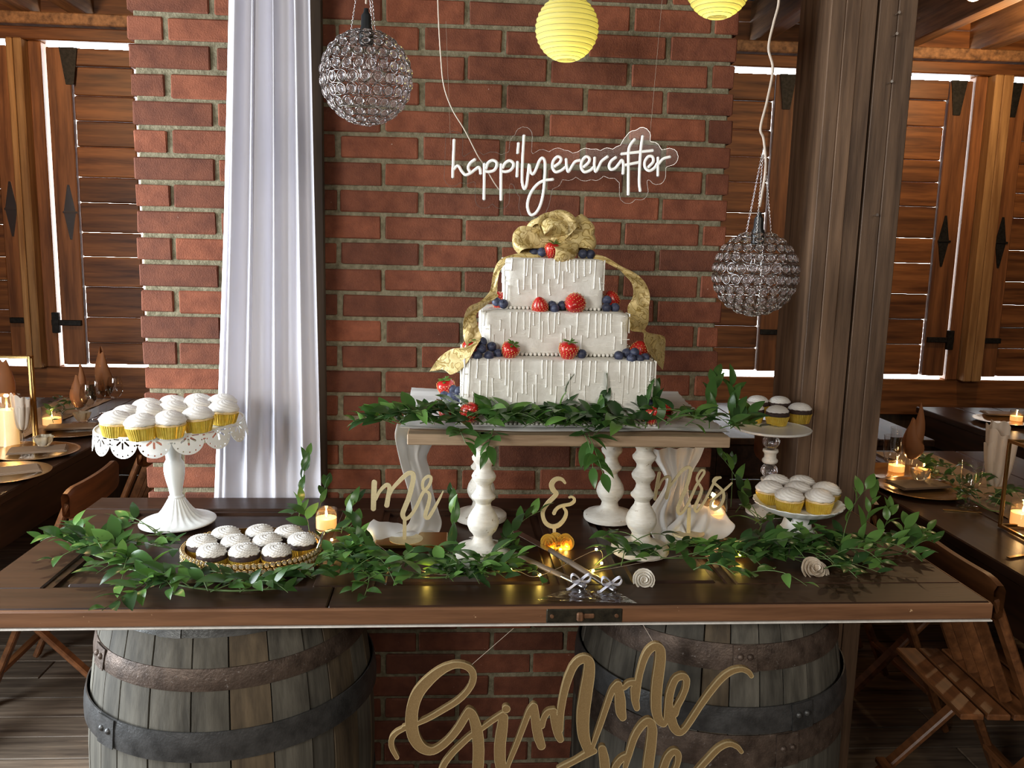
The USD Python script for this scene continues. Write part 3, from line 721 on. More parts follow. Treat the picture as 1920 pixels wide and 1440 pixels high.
rn.part('right_fall', drape([(1222, 842, 1322, 838, 2.16, 2.22), (1228, 862, 1312, 860, 2.15, 2.21), (1242, 885, 1298, 882, 2.13, 2.19), (1248, 905, 1290, 905, 2.12, 2.16), (1235, 930, 1290, 930, 2.10, 2.13), (1215, 960, 1300, 962, 2.05, 2.07), (1214, 985, 1310, 990, 2.01, 2.02), (1226, 1012, 1320, 1012, 1.975, 1.985)], 3.2, 0.008, 7), M['tulle'], smooth=True)
rn.part('right_puddle', drape([(1290, 945, 1352, 950, 2.06, 2.09), (1268, 975, 1366, 972, 2.02, 2.06), (1240, 1000, 1376, 985, 1.99, 2.03), (1238, 1018, 1360, 1004, 1.965, 2.00), (1268, 1024, 1330, 1015, 1.955, 1.975)], 2.3, 0.007, 11), M['tulle'], smooth=True)

# ---------------------------------------------------------------- the cake: three square tiers
CF = (1.875, 1.925, 1.975)                   # front faces
TIER = [(at_y(866, 680, CF[0])[0], at_y(1230, 680, CF[0])[0], BT + 0.006, at_y(1048, 673, CF[0])[2], 0.335), (at_y(904, 600, CF[1])[0], at_y(1180, 600, CF[1])[0], None, at_y(1040, 584, CF[1])[2], 0.235), (at_y(948, 500, CF[2])[0], at_y(1133, 500, CF[2])[0], None, at_y(1040, 484, CF[2])[2], 0.135)]
cake = T('wedding_cake', 'three-tier square white wedding cake with piped icing lines on the riser', 'cake', (0.235, 2.04, BT))
zlo = TIER[0][2]; LV = []
for k, (x0, x1, z0, z1, dp) in enumerate(TIER):
    z0 = zlo if z0 is None else z0; y0 = CF[k]; zlo = z1; LV.append((x0, x1, z0, z1, y0, y0 + dp))
    m = trimesh.creation.box([1, 1, 1]); m = m.subdivide().subdivide().subdivide().subdivide()
    v, f = np.array(m.vertices), np.array(m.faces)
    h = np.array([(x1 - x0) / 2, dp / 2, (z1 - z0) / 2]); p = v * 2 * h; rr = 0.010
    inner = np.clip(p, -h + rr, h - rr); d = p - inner; L_ = np.linalg.norm(d, axis=1, keepdims=True)
    p = np.where(L_ > 1e-9, inner + d / np.maximum(L_, 1e-9) * rr, p)
    c = np.array([(x0 + x1) / 2, y0 + dp / 2, (z0 + z1) / 2])
    n_ = d / np.maximum(L_, 1e-9)
    p = p + n_ * (meshkit.fbm(p * 60, 3, k)[:, None] - .5) * 0.003
    tp_ = cake.part('tier', (p + c, f), M['icing'], smooth=True)
    q = random.Random(40 + k); ln = []
    for face in range(3):                    # front, left, right
        a0, a1 = (x0, x1) if face == 0 else (y0, y0 + dp)
        a = a0 + 0.006
        while a < a1 - .006:
            top = z1 - .003 if q.random() < .55 else z0 + (z1 - z0) * q.uniform(.45, .8)
            ll = (z1 - z0) * q.uniform(.22, .6); bot = max(z0 + .004, top - ll); w = 0.0017
            zz = np.linspace(top, bot, 6); jx = q.uniform(-.003, .003)
            o = -0.0014
            if face == 0: pts = [(a + jx * s * s + q.uniform(-.0004, .0004), y0 + o, z) for s, z in zip(np.linspace(0, 1, 6), zz)]
            else: pts = [((x0 + o if face == 1 else x1 - o), a + jx * s, z) for s, z in zip(np.linspace(0, 1, 6), zz)]
            ln.append(tube(pts, [w * 1.35] + [w] * 4 + [w * 1.3], 6)); a += q.uniform(.007, .0165)
        for _ in range(int((a1 - a0) * (z1 - z0) * 1500)):
            a, z = q.uniform(a0 + .008, a1 - .008), q.uniform(z0 + .008, z1 - .006); ww = q.uniform(.006, .03)
            s3 = [-ww / 2, 0, ww / 2]
            ln.append(tube([(a + s, y0 + .0002, z + q.uniform(-.001, .001)) if face == 0 else ((x0 + .0002 if face == 1 else x1 - .0002), a + s, z) for s in s3], .0011, 5))
    cake.part('piped_lines', cat(*ln), M['icing_line'], under=tp_, smooth=40, kind='stuff')
    q2 = [sphere((a, y0 - .003, z0 + .004), .0042, 1) for a in np.arange(x0 + .004, x1, .0098)] + [sphere((x_, b, z0 + .004), .0042, 1) for b in np.arange(y0, y0 + dp, .0098) for x_ in (x0 - .003, x1 + .003)]
    cake.part('pearl_border', cat(*q2), M['icing_line'], under=tp_, smooth=True, kind='stuff')
cake.part('board', box(LV[0][0] - .012, LV[0][1] + .012, CF[0] - .012, CF[0] + .335 + .02, BT + .0055, BT + .0085), M['metal_white'])


# ---------------------------------------------------------------- berries
def make_straw():
    t = T('strawberry', '', 'strawberry', local=True)
    pr = [(0.0002, 0), (.005, .0015), (.0105, .0065), (.0155, .0145), (.0178, .022), (.0172, .028), (.0125, .033), (.006, .0345), (.0005, .034)]
    t.part('flesh', lathe(pr, 24, cap=False), M['straw'], smooth=True)
    sd = []
    for k, z in enumerate((.005, .009, .013, .017, .021, .025, .029)):
        r = np.interp(z, [p[1] for p in pr[:6]], [p[0] for p in pr[:6]]); n = max(4, int(2 * PI * r / .0062))
        for i in range(n):
            a = 2 * PI * (i + .5 * (k % 2)) / n; sd.append(sphere((r * math.cos(a), r * math.sin(a), z), .0009, 0, (1, 1, 1.6)))
    t.part('seeds', cat(*sd), M['seed'], kind='stuff')
    for i in range(7):
        a = 2 * PI * i / 7; u = np.linspace(0, 1, 5); w = .0032 * np.sin(PI * np.clip(u * .9 + .1, 0, 1))
        r = .002 + .0125 * u; z = .0345 + .006 * u - .004 * u * u + .002 * math.sin(i * 2.2)
        P = np.array([[(r[k] * math.cos(a) - s * w[k] * math.sin(a), r[k] * math.sin(a) + s * w[k] * math.cos(a), z[k] + (.0006 if s == 0 else 0)) for s in (-1, 0, 1)] for k in range(5)])
        t.part('sepal', sheet(P, .0004), M['calyx'])
    t.part('stalk', tube([(0, 0, .034), (.001, 0, .039), (.003, .001, .043)], .001, 6), M['stem'])
    return t


def make_blue():
    t = T('blueberry', '', 'blueberry', local=True)
    t.part('berry', lathe([(.001, .0002), (.005, .0012), (.0085, .0045), (.0098, .0092), (.0085, .0142), (.0052, .0170), (.003, .0174)], 20, cap=True), M['blue'], smooth=True)
    a = np.linspace(0, 2 * PI, 21)[:-1]
    t.part('crown', tube(np.stack([.0034 * np.cos(a), .0034 * np.sin(a), .0174 + .0008 * np.cos(5 * a)], 1), .0007, 5, True), M['blue'], smooth=True)
    return t


SB_, BB_ = Repeats(make_straw), Repeats(make_blue)


def straw(px, py, Y, rx, ry, s, lab):
    """Centre of the berry at a pixel and a depth; turned by rx, then ry."""
    c = at_y(px, py, Y); Rm = rot('y', ry) @ rot('x', rx)
    s *= 1.17; SB_.put(c - Rm @ np.array([0, 0, .017 * s]), (rx, ry, 0), s, lab)


def blueb(px, py, Y, lab, s=1.14, group=None):
    c = at_y(px, py, Y); r = random.Random(int(px * 31 + py)); rx, ry = r.uniform(-110, 60), r.uniform(-60, 60)
    Rm = rot('y', ry) @ rot('x', rx)
    BB_.put(c - Rm @ np.array([0, 0, .009 * s]), (rx, ry, 0), s, lab, group)


e1, e2, e3 = CF[1] - .028, CF[2] - .028, CF[2] + .03
straw(1035, 471, CF[2] + .018, 10, 12, .92, 'strawberry under the gold bow on the top tier')
straw(1012, 571, e2, -20, 170, .95, 'small strawberry left of the blueberries on the middle tier ledge')
straw(1076, 571, e2 - .004, -60, 62, 1.18, 'large strawberry on its side on the middle tier ledge')
straw(937, 561, CF[2] + .05, -15, 150, 1.0, 'strawberry peeping out left of the top tier')
straw(1145, 559, CF[2] + .06, -20, 160, 1.0, 'dark strawberry behind the blueberries right of the top tier')
straw(885, 654, e1 + .02, 15, -8, 1.0, 'strawberry left of the blueberry heap on the bottom tier')
straw(955, 659, e1 - .002, 25, 25, .98, 'strawberry right of the blueberry heap on the bottom tier')
straw(1065, 660, e1 - .002, 10, 8, 1.08, 'upright strawberry in the middle of the bottom tier ledge')
straw(1198, 655, e1 + .05, -20, 190, 1.1, 'strawberry behind the blueberries at the right end of the bottom tier')
straw(837, 729, 2.00, 15, -10, 1.05, 'strawberry standing on the cloth left of the cake')
straw(838, 768, 1.90, -15, 150, 1.05, 'strawberry lying among the leaves at the left cake corner')
straw(883, 770, 1.855, -35, -150, 1.1, 'strawberry lying in front of the left cake corner')
straw(1240, 765, 1.90, -30, 140, 1.15, 'dark red strawberry beside the right cake corner')
straw(1222, 776, 1.865, -40, -150, 1.0, 'dark strawberry half under the leaves at the right cake corner')
for px, py, Y, lab in ((1001, 474, CF[2] + .03, 'blueberry at the left under the bow'), (1016, 473, CF[2] + .022, 'blueberry touching the strawberry under the bow'),
                       (1093, 476, CF[2] + .018, 'blueberry under the right side of the bow'), (1107, 477, CF[2] + .02, 'outermost blueberry under the right side of the bow'),
                       (931, 566, e2 + .045, 'upper blueberry left of the top tier'), (944, 570, e2 + .02, 'lower blueberry left of the top tier'),
                       (1035, 573, e2 + .012, 'rear left blueberry between the two middle-tier strawberries'), (1040, 579, e2 - .006, 'front blueberry between the two middle-tier strawberries'), (1054, 573, e2 + .008, 'blueberry touching the large strawberry'),
                       (1138, 563, e2 + .03, 'topmost blueberry right of the top tier'), (1137, 577, e2 + .01, 'left lower blueberry right of the top tier'), (1153, 577, e2 + .02, 'right lower blueberry right of the top tier'),
                       (904, 641, e1 + .012, 'topmost blueberry of the heap on the bottom tier'), (903, 654, e1 - .002, 'middle left blueberry of the heap on the bottom tier'), (922, 650, e1 + .012, 'upper right blueberry of the heap on the bottom tier'),
                       (895, 667, e1 - .012, 'front left blueberry of the heap on the bottom tier'), (917, 667, e1 - .010, 'front middle blueberry of the heap on the bottom tier'), (934, 663, e1 + .008, 'rear right blueberry of the heap by the strawberry'),
                       (1091, 664, e1, 'single blueberry right of the middle strawberry on the bottom tier'),
                       (1160, 667, e1, 'leftmost blueberry at the right end of the bottom tier'), (1175, 662, e1 + .014, 'second blueberry from the left at the right end'), (1190, 661, e1 + .004, 'topmost blueberry at the right end of the bottom tier'), (1184, 673, e1 - .010, 'front left blueberry at the right end'), (1199, 674, e1 - .006, 'front right blueberry at the right end'), (1209, 671, e1 + .012, 'outermost blueberry at the right end'),
                       (849, 730, 1.985, 'upper left blueberry beside the cake on the cloth'), (860, 733, 1.98, 'upper blueberry touching the cake side'), (833, 742, 1.955, 'leftmost blueberry beside the cake'), (846, 744, 1.945, 'middle blueberry beside the cake'), (853, 753, 1.915, 'lower blueberry above the lying strawberry'), (869, 752, 1.90, 'dark blueberry at the left front cake corner'), (1217, 757, 1.88, 'dark blueberry at the right front cake corner')):
    blueb(px, py, Y, lab)

# ---------------------------------------------------------------- gold bow and its tails
bow = T('gold_bow', 'big gold brocade ribbon bow with two long tails on top of the cake', 'bow', (0.22, CF[2] + .05, LV[2][3]))
BC = at_y(1040, 448, CF[2] + .04)


def bow_loop(tip, w, wdir, fat, hand=0):
    """A loop of wide ribbon from the centre out to tip and back."""
    tip = np.asarray(tip, float) - BC; L_ = np.linalg.norm(tip); d = tip / L_; wd = np.asarray(wdir, float); wd -= d * (wd @ d); wd /= np.linalg.norm(wd); nn = np.cross(d, wd)
    t = np.linspace(0, 1, 26); P = []
    for s in t:
        a = 2 * PI * s; r = L_ * (math.sin(PI * s) ** 0.75); o = fat * math.sin(a) * (0.35 + .65 * math.sin(PI * s))
        ww = w * (0.34 + .66 * math.sin(PI * s) ** .5)
        P.append([BC + d * (r - 1.3 * w * u_ * u_ * math.sin(PI * s) + .003 * math.sin(5 * u_ + 9 * s)) + nn * (o + .004 * math.sin(u_ * 4 + s * 11)) + wd * ww * u_ for u_ in np.linspace(-.5, .5, 9)])
    return sheet(np.array(P), .0007)


yb = CF[2] + .04
for px, py, dy, w, wd, fat in ((958, 452, -.01, .062, (.15, .5, 1), .018), (985, 428, .03, .06, (-.3, .3, 1), .02), (1015, 402, .02, .07, (1, .3, .1), .026), (1068, 396, .0, .075, (1, -.2, -.2), .028), (1112, 420, .03, .06, (.2, .4, 1), .022), (1120, 452, .005, .062, (0, .5, 1), .018), (1070, 486, -.045, .066, (1, .25, .1), .020), (1040, 412, -.035, .06, (1, .0, .3), .02)):
    bow.part('loop', bow_loop(at_y(px, py, yb + dy), w, wd, fat), M['ribbon'], smooth=True)
bow.part('knot', sphere(BC, .012, 2, (1, .9, .8)), M['ribbon'], smooth=True)


def tail(rows, lab):
    R_ = [np.r_[at_y(a, b, Y), at_y(c, d, Y2)] for a, b, c, d, Y, Y2 in rows]; R_ = cr(np.array(R_), 7); P = []
    for i, r in enumerate(R_): P.append([r[:3] * (1 - u) + r[3:] * u + np.array([0, .0035 * math.sin(u * 6 + i * .5), 0]) for u in np.linspace(0, 1, 7)])
    bow.part('tail', sheet(np.array(P), .0007), M['ribbon'], smooth=True, label=lab)


a_, b_ = CF[2] + .02, CF[1] - .02
tail([(1010, 474, 1015, 482, a_, a_), (972, 475, 975, 486, a_, a_), (938, 487, 952, 492, a_, a_), (925, 512, 936, 512, a_, a_ - .01), (919, 545, 932, 548, a_ - .01, a_), (900, 565, 934, 556, a_ - .03, a_), (878, 577, 912, 572, b_, a_ - .03), (869, 603, 893, 590, b_, b_ + .02), (869, 632, 899, 620, b_, b_), (875, 650, 903, 634, b_ - .01, b_), (866, 652, 893, 650, b_ - .02, b_ - .03), (846, 655, 868, 690, b_ - .01, b_ - .03), (822, 672, 845, 702, b_, b_ - .02), (805, 697, 838, 690, b_, b_)], 'left ribbon tail with a forked end')
tail([(1085, 474, 1085, 482, a_, a_), (1130, 480, 1128, 490, a_, a_), (1163, 498, 1161, 506, a_, a_ + .01), (1190, 512, 1171, 516, a_ + .01, a_ - .01), (1210, 530, 1186, 534, a_, a_ - .02), (1218, 555, 1186, 556, a_ - .01, a_ - .02), (1217, 580, 1177, 578, a_ - .02, a_ - .03), (1215, 605, 1181, 606, a_ - .02, b_), (1212, 622, 1184, 620, a_ - .03, b_), (1246, 632, 1206, 624, a_, b_), (1246, 662, 1208, 640, a_ + .01, b_), (1243, 694, 1215, 660, a_, b_)], 'right ribbon tail with a pointed end')
# ---------------------------------------------------------------- cupcakes
def swirl(R, H, n, k, twist, seed, flat=False, nt=72, nu=18):
    q = random.Random(seed); th = np.linspace(0, 2 * PI, nt, endpoint=False); P = []
    for i, u in enumerate(np.linspace(0, 1, nu)):
        if flat: r = R * (math.cos(PI / 2 * u) ** .85) + .0005; z = H * math.sin(PI / 2 * u) ** .75
        else: r = R * (math.cos(PI / 2 * u ** 1.35) ** 0.62) * (0.93 + .07 * math.sin(PI * min(1, 3 * u))) + .0006; z = H * u ** .85
        ph = th + twist * u
        ridge = np.abs(np.cos(k / 2 * ph)) ** 0.7
        am = (.0085 if flat else .0034) * (1 - .45 * u) * (ridge - .5); rr = np.maximum(r + am * math.cos(PI / 2 * u), .0003); zz = z + am * math.sin(PI / 2 * u) * 1.1 * min(1, (1 - u) * 6)
        wob = 1 + .03 * np.sin(th * 2 + q.uniform(0, .3) + seed)
        P.append(np.stack([rr * wob * np.cos(th), rr * wob * np.sin(th), zz], 1))
    P = np.array(P)
    v, f = grid(P.transpose(1, 0, 2), True)
    lo = [i * nu for i in range(nt)]; v = np.vstack([v, [[0, 0, -.0005]]]); o = len(v) - 1
    f = np.vstack([f, [(lo[i], o, lo[(i + 1) % nt]) for i in range(nt)]])
    return v, f


def make_cupcake(kind, seed):
    def go():
        nm = {'v': 'vanilla_cupcake', 'c': 'chocolate_cupcake'}[kind[0]]
        t = T(nm, '', 'cupcake', local=True)
        h = .0285; nfl = 40; n = 160
        fl = lambda th, k: 1 + (.028 if k not in (0,) else .022) * np.abs(((th * nfl / (2 * PI)) % 1) * 2 - 1)
        t.part('wrapper', lathe([(.0280, 0), (.0300, .009), (.0325, .018), (.0352, h), (.0345, h)], n, fl), M['foil'], smooth=25)
        c = 'vanilla' if kind[0] == 'v' else 'choc'
        v, f = lathe([(.0335, h - .002), (.0352, h + .001), (.0345, h + .004), (.028, h + .008), (.012, h + .0105), (.0005, h + .011)], 40)
        v = v + (meshkit.fbm(v * 220, 3, seed)[:, None] - .5) * .0016
        if kind[0] == 'c': v[:, 2] += .006 * (v[:, 2] > h + .002)
        t.part('cake', (v, f), M[c], smooth=True)
        if kind == 'v': fr = swirl(.0352, .0265, 8, 9, 2.9, seed)
        elif kind == 'cr': fr = swirl(.0315, .019, 8, 9, 3.6, seed, True)
        else: fr = swirl(.0315, .021, 8, 12, 2.6, seed)
        t.part('frosting', mv(fr, (0, 0, h + (.004 if kind[0] == 'v' else .0098))), M['frosting'], smooth=True)
        return t
    return Repeats(go)


VC = [make_cupcake('v', 1), make_cupcake('v', 2)]
RC = [make_cupcake('cr', 3), make_cupcake('cr', 5)]
CC = [make_cupcake('c', 4)]


def cupcakes(kinds, pts, z, fz, zrow, labs, s=1.0, tilt=None, group=None):
    for i, ((px, py), lab) in enumerate(zip(pts, labs)):
        p = at_z(px, py, z + fz * s)
        base = np.array([p[0], p[1], z]) + (tilt(p) if tilt else 0)
        k = kinds[i % len(kinds)]
        k.put(base, (0, zrow, rng.uniform(0, 360)), s * rng.uniform(.98, 1.02), lab, group)


# ---------------------------------------------------------------- tall white lace-edged stand
SX, SY_ = -0.701, 2.114; PZ = 1.198; PR = .174; TILT = -3.0
st = T('lace_cake_stand', 'tall white metal cake stand with a pierced lace skirt at the left of the table', 'cake stand', (SX, SY_, TZ + .001), (0, TILT * .55, 0), local=True)
Hs = PZ - TZ
rib = lambda th, k: 1 + (.035 * np.cos(24 * th) if 3 <= k <= 9 else 0 * th)
st.part('pedestal', lathe([(.092, 0), (.0925, .003), (.088, .006), (.078, .008), (.060, .012), (.048, .020), (.038, .031), (.030, .043), (.024, .053), (.020, .060), (.0180, .062), (.0185, .066), (.0150, .069), (.0150, .075), (.0175, .090), (.0215, .107), (.0245, .124), (.0255, .138), (.0245, .150), (.020, .158), (.0180, .162), (.019, .172), (.024, .200), (.040, Hs - .004)], 96, rib), M['metal_white'], smooth=40)
st.part('plate', mv(lathe([(.001, -.004), (PR - .004, -.004), (PR, -.002), (PR, .003), (PR - .003, .003), (PR - .006, .000), (.001, 0)], 96, cap=False), (0, 0, Hs), rot('y', TILT * .45)), M['metal_white'], smooth=40)
ns = 15; wsc = 2 * PI * PR / ns; sc = []
for i in range(ns):
    x0 = i * wsc; cx = x0 + wsc / 2
    s = unary_union([sbox(x0, -.014, x0 + wsc, .0), Point(cx, -.012).buffer(wsc / 2 * 1.0, 24).intersection(sbox(x0 - .01, -.06, x0 + wsc + .01, -.005))])
    s = shapely.affinity.scale(s, 1, 1.0) if False else s
    holes = [Point(x0 + wsc * a, b).buffer(.0020, 8) for a, b in ((.02, -.008), (.02, -.017), (.98, -.008), (.98, -.017))]
    for ang in (-78, -52, -26, 0, 26, 52, 78):
        d = np.array([math.sin(math.radians(ang)), -math.cos(math.radians(ang))])
        if abs(ang) in (0, 52): a_, b_ = np.array([cx, -.006]) + d * .008, np.array([cx, -.006]) + d * .019; holes.append(shapely.LineString([a_, b_]).buffer(.0024))
        e = np.array([cx, -.012]) + d * (wsc / 2 - .0058); holes.append(Point(e).buffer(.0019, 8))
    for sx in (-1, 1): holes.append(shapely.LineString([(cx + sx * .010, -.005), (cx + sx * .024, -.005)]).buffer(.0017))
    holes.append(Point(cx, -.0055).buffer(.0017))
    s = s.difference(unary_union(holes))
    for g in (s.geoms if hasattr(s, 'geoms') else [s]):
        v, f = tm(trimesh.creation.extrude_polygon(g, .0012, engine='earcut')); v2, f2 = trimesh.remesh.subdivide_to_size(v, f, .012)[:2]; sc.append((np.array(v2), np.array(f2)))
v, f = cat(*sc)
a = v[:, 0] / PR; rr = PR + v[:, 2] - .0006 + .006 * np.clip(-v[:, 1] / .04, 0, 1)
st.part('lace_skirt', mv((np.stack([rr * np.cos(a), rr * np.sin(a), v[:, 1] + .002], 1), f), (0, 0, Hs), rot('y', TILT * .45)), M['metal_white'], smooth=30)
pc = np.array([SX + math.sin(math.radians(TILT * .55)) * Hs, SY_, TZ + .001 + Hs * math.cos(math.radians(TILT * .55))])
tl = lambda p: np.array([0, 0, .0012 - math.tan(math.radians(TILT)) * (p[0] - pc[0]) * 1.0 + pc[2] - PZ])
row1 = [(216, 777), (266, 785), (318, 783), (372, 776), (418, 765)]; row2 = [(238, 766), (278, 765), (323, 761), (369, 757)]; row3 = [(276, 752), (323, 748), (371, 748), (417, 751)]
nth = ('far left', 'second', 'third', 'fourth', 'far right')
cupcakes(VC, row1, PZ, .048, TILT, [f'vanilla cupcake on the tall lace stand, front row, {w}' for w in ('leftmost', 'second from left', 'middle one', 'fourth from left', 'rightmost')], 1.0, tl)
cupcakes(VC, row2, PZ, .049, TILT, [f'vanilla cupcake on the tall lace stand, middle row, {w}' for w in ('leftmost', 'second from left', 'third from left', 'rightmost')], 1.0, tl)
cupcakes(VC, row3, PZ, .050, TILT, [f'vanilla cupcake on the tall lace stand, back row, {w}' for w in ('leftmost', 'second from left', 'third from left', 'rightmost')], 1.0, tl)

# ---------------------------------------------------------------- gold jewelled tray with chocolate cupcakes
tc = np.array([at_z(471, 1040, TZ + .02)[0], 1.842, TZ]); TRR = .147
tr = T('jewelled_tray', 'round gold tray with a jewelled bead rim holding chocolate cupcakes', 'tray', (tc[0], tc[1], TZ))
w3 = lambda m: (tm(m)[0] * [1, .84, 1] + [tc[0], tc[1], TZ], tm(m)[1])
tr.part('tray', w3(lathe([(.001, .0015), (TRR - .004, .0015), (TRR - .003, .010), (TRR - .002, .037), (TRR - .004, .037), (TRR - .006, .006), (.001, .004)], 80, cap=False)), M['gold'], smooth=40)
bead = trimesh.creation.icosphere(1, 1.0)
for j, z in enumerate((.0085, .0215, .0345)):
    nb = 74
    for i in range(nb):
        a = 2 * PI * (i + .5 * (j % 2)) / nb; d = np.array([math.cos(a), math.sin(a), 0])
        if math.sin(a) > .45 and j != 2: continue
        if math.sin(a) > .75: continue
        c = d * (TRR + .003) + [0, 0, z]
        Rm = frame_to(d)
        rg = torus(.0058, .0012, 10, 4)
        bp = tr.part('bead', w3((np.array(bead.vertices) * [.0052, .0052, .0042] @ Rm.T + c, np.array(bead.faces))), M['crystal_gold'], smooth=True)
        tr.part('setting', w3(mv(rg, c + d * .0005, Rm)), M['gold'], under=bp, smooth=True)
hd = cr([(TRR * .98, -.035, .035), (TRR * 1.04, -.02, .058), (TRR * 1.06, .0, .066), (TRR * 1.04, .02, .058), (TRR * .98, .035, .035)], 6)
tr.part('handle', w3(tube(hd, .0022, 6)), M['silver'], smooth=True)
trow = [('front row, leftmost', (397, 1038)), ('front row, middle', (458, 1038)), ('front row, right', (519, 1037)), ('left end, behind the front one', (379, 1020)), ('middle row, left', (442, 1020)), ('middle row, right', (501, 1017)), ('right end', (566, 1017)), ('back row, left', (424, 1004)), ('back row, middle', (487, 1000)), ('back row, right', (541, 1002))]
cupcakes(RC, [p for _, p in trow], TZ + .0045, .038, 0, [f'chocolate cupcake with white rosette in the jewelled tray, {w}' for w, _ in trow], .92)

# ---------------------------------------------------------------- glass-stemmed stand at the back right
gs = at_y(1452, 803, 2.21); gb = np.array([gs[0] - .006, 2.21, TZ])
sg2 = T('glass_stem_stand', 'white cake stand on a stem of glass and white balls at the back right', 'cake stand', gb)
Hg = gs[2] - TZ; g3 = lambda m: mv(m, gb)
fl2 = lambda th, k: 1 + .05 * np.cos(16 * th)
ball = lambda z, r, h: lathe([(.010, z - h)] + [(r * math.cos(t_), z + h * math.sin(t_)) for t_ in np.linspace(-1.15, 1.15, 11)] + [(.010, z + h)], 64, fl2)
sg2.part('foot', g3(lathe([(.055, 0), (.056, .006), (.045, .012), (.028, .022), (.02, .034), (.018, .05), (.024, .054), (.024, .060), (.017, .064), (.0155, .075), (.018, .088), (.021, .092), (.021, .098)], 40)), M['turned'], smooth=40)
sg2.part('glass_ball', g3(ball(.120, .0215, .021)), M['crystal'], smooth=True)
sg2.part('collar', g3(lathe([(.018, .141), (.021, .145), (.021, .150), (.016, .156), (.016, .166), (.021, .173), (.020, .179)], 40)), M['turned'], smooth=40)
sg2.part('glass_ball', g3(ball(.2, .0215, .021)), M['crystal'], smooth=True)
sg2.part('neck', g3(lathe([(.018, .220), (.02, .223), (.03, Hg - .005)], 40)), M['turned'], smooth=40)
sg2.part('plate', g3(lathe([(.001, Hg - .008), (.092, Hg - .006), (.101, Hg - .003), (.103, Hg + .002), (.101, Hg + .003), (.097, Hg), (.001, Hg - .001)], 64, cap=False)), M['metal_white'], smooth=40)
brow = [('front left', (1411, 764)), ('front middle', (1458, 769)), ('front right', (1500, 765)), ('back left', (1388, 757)), ('back middle', (1421, 750)), ('back right', (1462, 752))]
cupcakes(CC, [p for _, p in brow], gs[2] + .0005, .044, 0, [f'chocolate cupcake on the glass-stemmed stand, {w}' for w, _ in brow], .93)

# ---------------------------------------------------------------- small scalloped stand at the front right
ss = at_y(1496, 955, 1.985); sb_ = np.array([ss[0], 1.985, TZ])
s4 = T('scalloped_cake_stand', 'low white cake stand with a scalloped rim at the right of the table', 'cake stand', sb_)
Hq = ss[2] - TZ; w4 = lambda m: mv(m, sb_)
s4.part('foot', w4(lathe([(.058, 0), (.059, .005), (.055, .012), (.048, .024), (.036, .04), (.028, Hq - .012), (.034, Hq - .004)], 48)), M['metal_white'], smooth=40)
nS = 24
sc2 = lambda th, k: 1 + (.030 * np.abs(np.cos(nS / 2 * th)) if k in (3, 4, 5) else 0 * th)
s4.part('dish', w4(lathe([(.001, Hq - .004), (.075, Hq - .003), (.092, Hq + .004), (.106, Hq + .018), (.106, Hq + .0205), (.103, Hq + .019), (.088, Hq + .006), (.074, Hq), (.001, Hq)], 144, sc2, cap=False)), M['metal_white'], smooth=40)
frow = [('front left', (1444, 909)), ('front middle', (1481, 924)), ('front right', (1537, 926)), ('centre', (1497, 911)), ('back left', (1457, 897)), ('back middle', (1504, 899)), ('back right', (1550, 913))]
cupcakes(VC, [p for _, p in frow], Hq + TZ + .0005, .047, 0, [f'vanilla cupcake on the low scalloped stand, {w}' for w, _ in frow], .97)
# ---------------------------------------------------------------- small words on the table
def topper(name, strokes, o, Y, lab, foot, r=.042):
    g = pen(strokes, *o, Y).simplify(.0002)
    x = g.centroid.x; t = T(name, lab, 'sign', (foot, Y, TZ))
    t.part('lettering', extrude(g, Y, .004), M['topper'])
    return t, g


mr = [[(175, 360, 85), (165, 560, 82), (160, 750, 80)], [(195, 610, 50), (250, 500, 50), (320, 420, 56), (375, 395, 62), (402, 440, 66), (385, 560, 72), (362, 700, 80)], [(395, 560, 50), (445, 455, 54), (520, 370, 60), (620, 270, 65), (700, 218, 65), (755, 235, 75), (755, 335, 75), (722, 480, 78), (680, 620, 78), (630, 740, 78), (600, 830, 76), (622, 895, 66), (675, 895, 55), (740, 830, 52), (810, 715, 52), (870, 580, 52), (920, 490, 50), (985, 420, 48), (1022, 340, 48), (1022, 278, 48), (980, 268, 46), (920, 315, 46), (896, 385, 48), (905, 450, 48)],
      [(920, 480, 44), (985, 508, 46), (1005, 570, 54), (985, 690, 60), (950, 800, 62), (940, 870, 60), (978, 892, 58), (1020, 840, 54), (1090, 720, 48), (1150, 610, 38), (1208, 492, 16)], [(630, 900, 56), (627, 1205, 58)]]
YM = 1.955
t1, g1 = topper('mr_sign', mr, (680, 860, 8.0), YM, 'small gold script sign reading Mr at the left of the table', at_y(758, 1010, YM)[0])
mx, mz = at_y(758, 1012, YM)[0], at_y(758, 1012, YM)[2]
t1.part('base', mv(lathe([(.040, 0), (.040, .004)], 40), (mx + .004, YM + .006, mz - .003)), M['topper'])
gb1 = T('gold_box', 'small gold box under the Mr sign', 'box', (mx + .02, YM + .01, TZ))
gb1.part('body', box(mx - .065, mx + .10, YM - .035, YM + .055, TZ, mz - .0036, .002), M['gold']); gb1.part('lid_line', box(mx - .067, mx + .102, YM - .037, YM + .057, (TZ + mz) / 2 + .002, (TZ + mz) / 2 + .005), M['gold'])
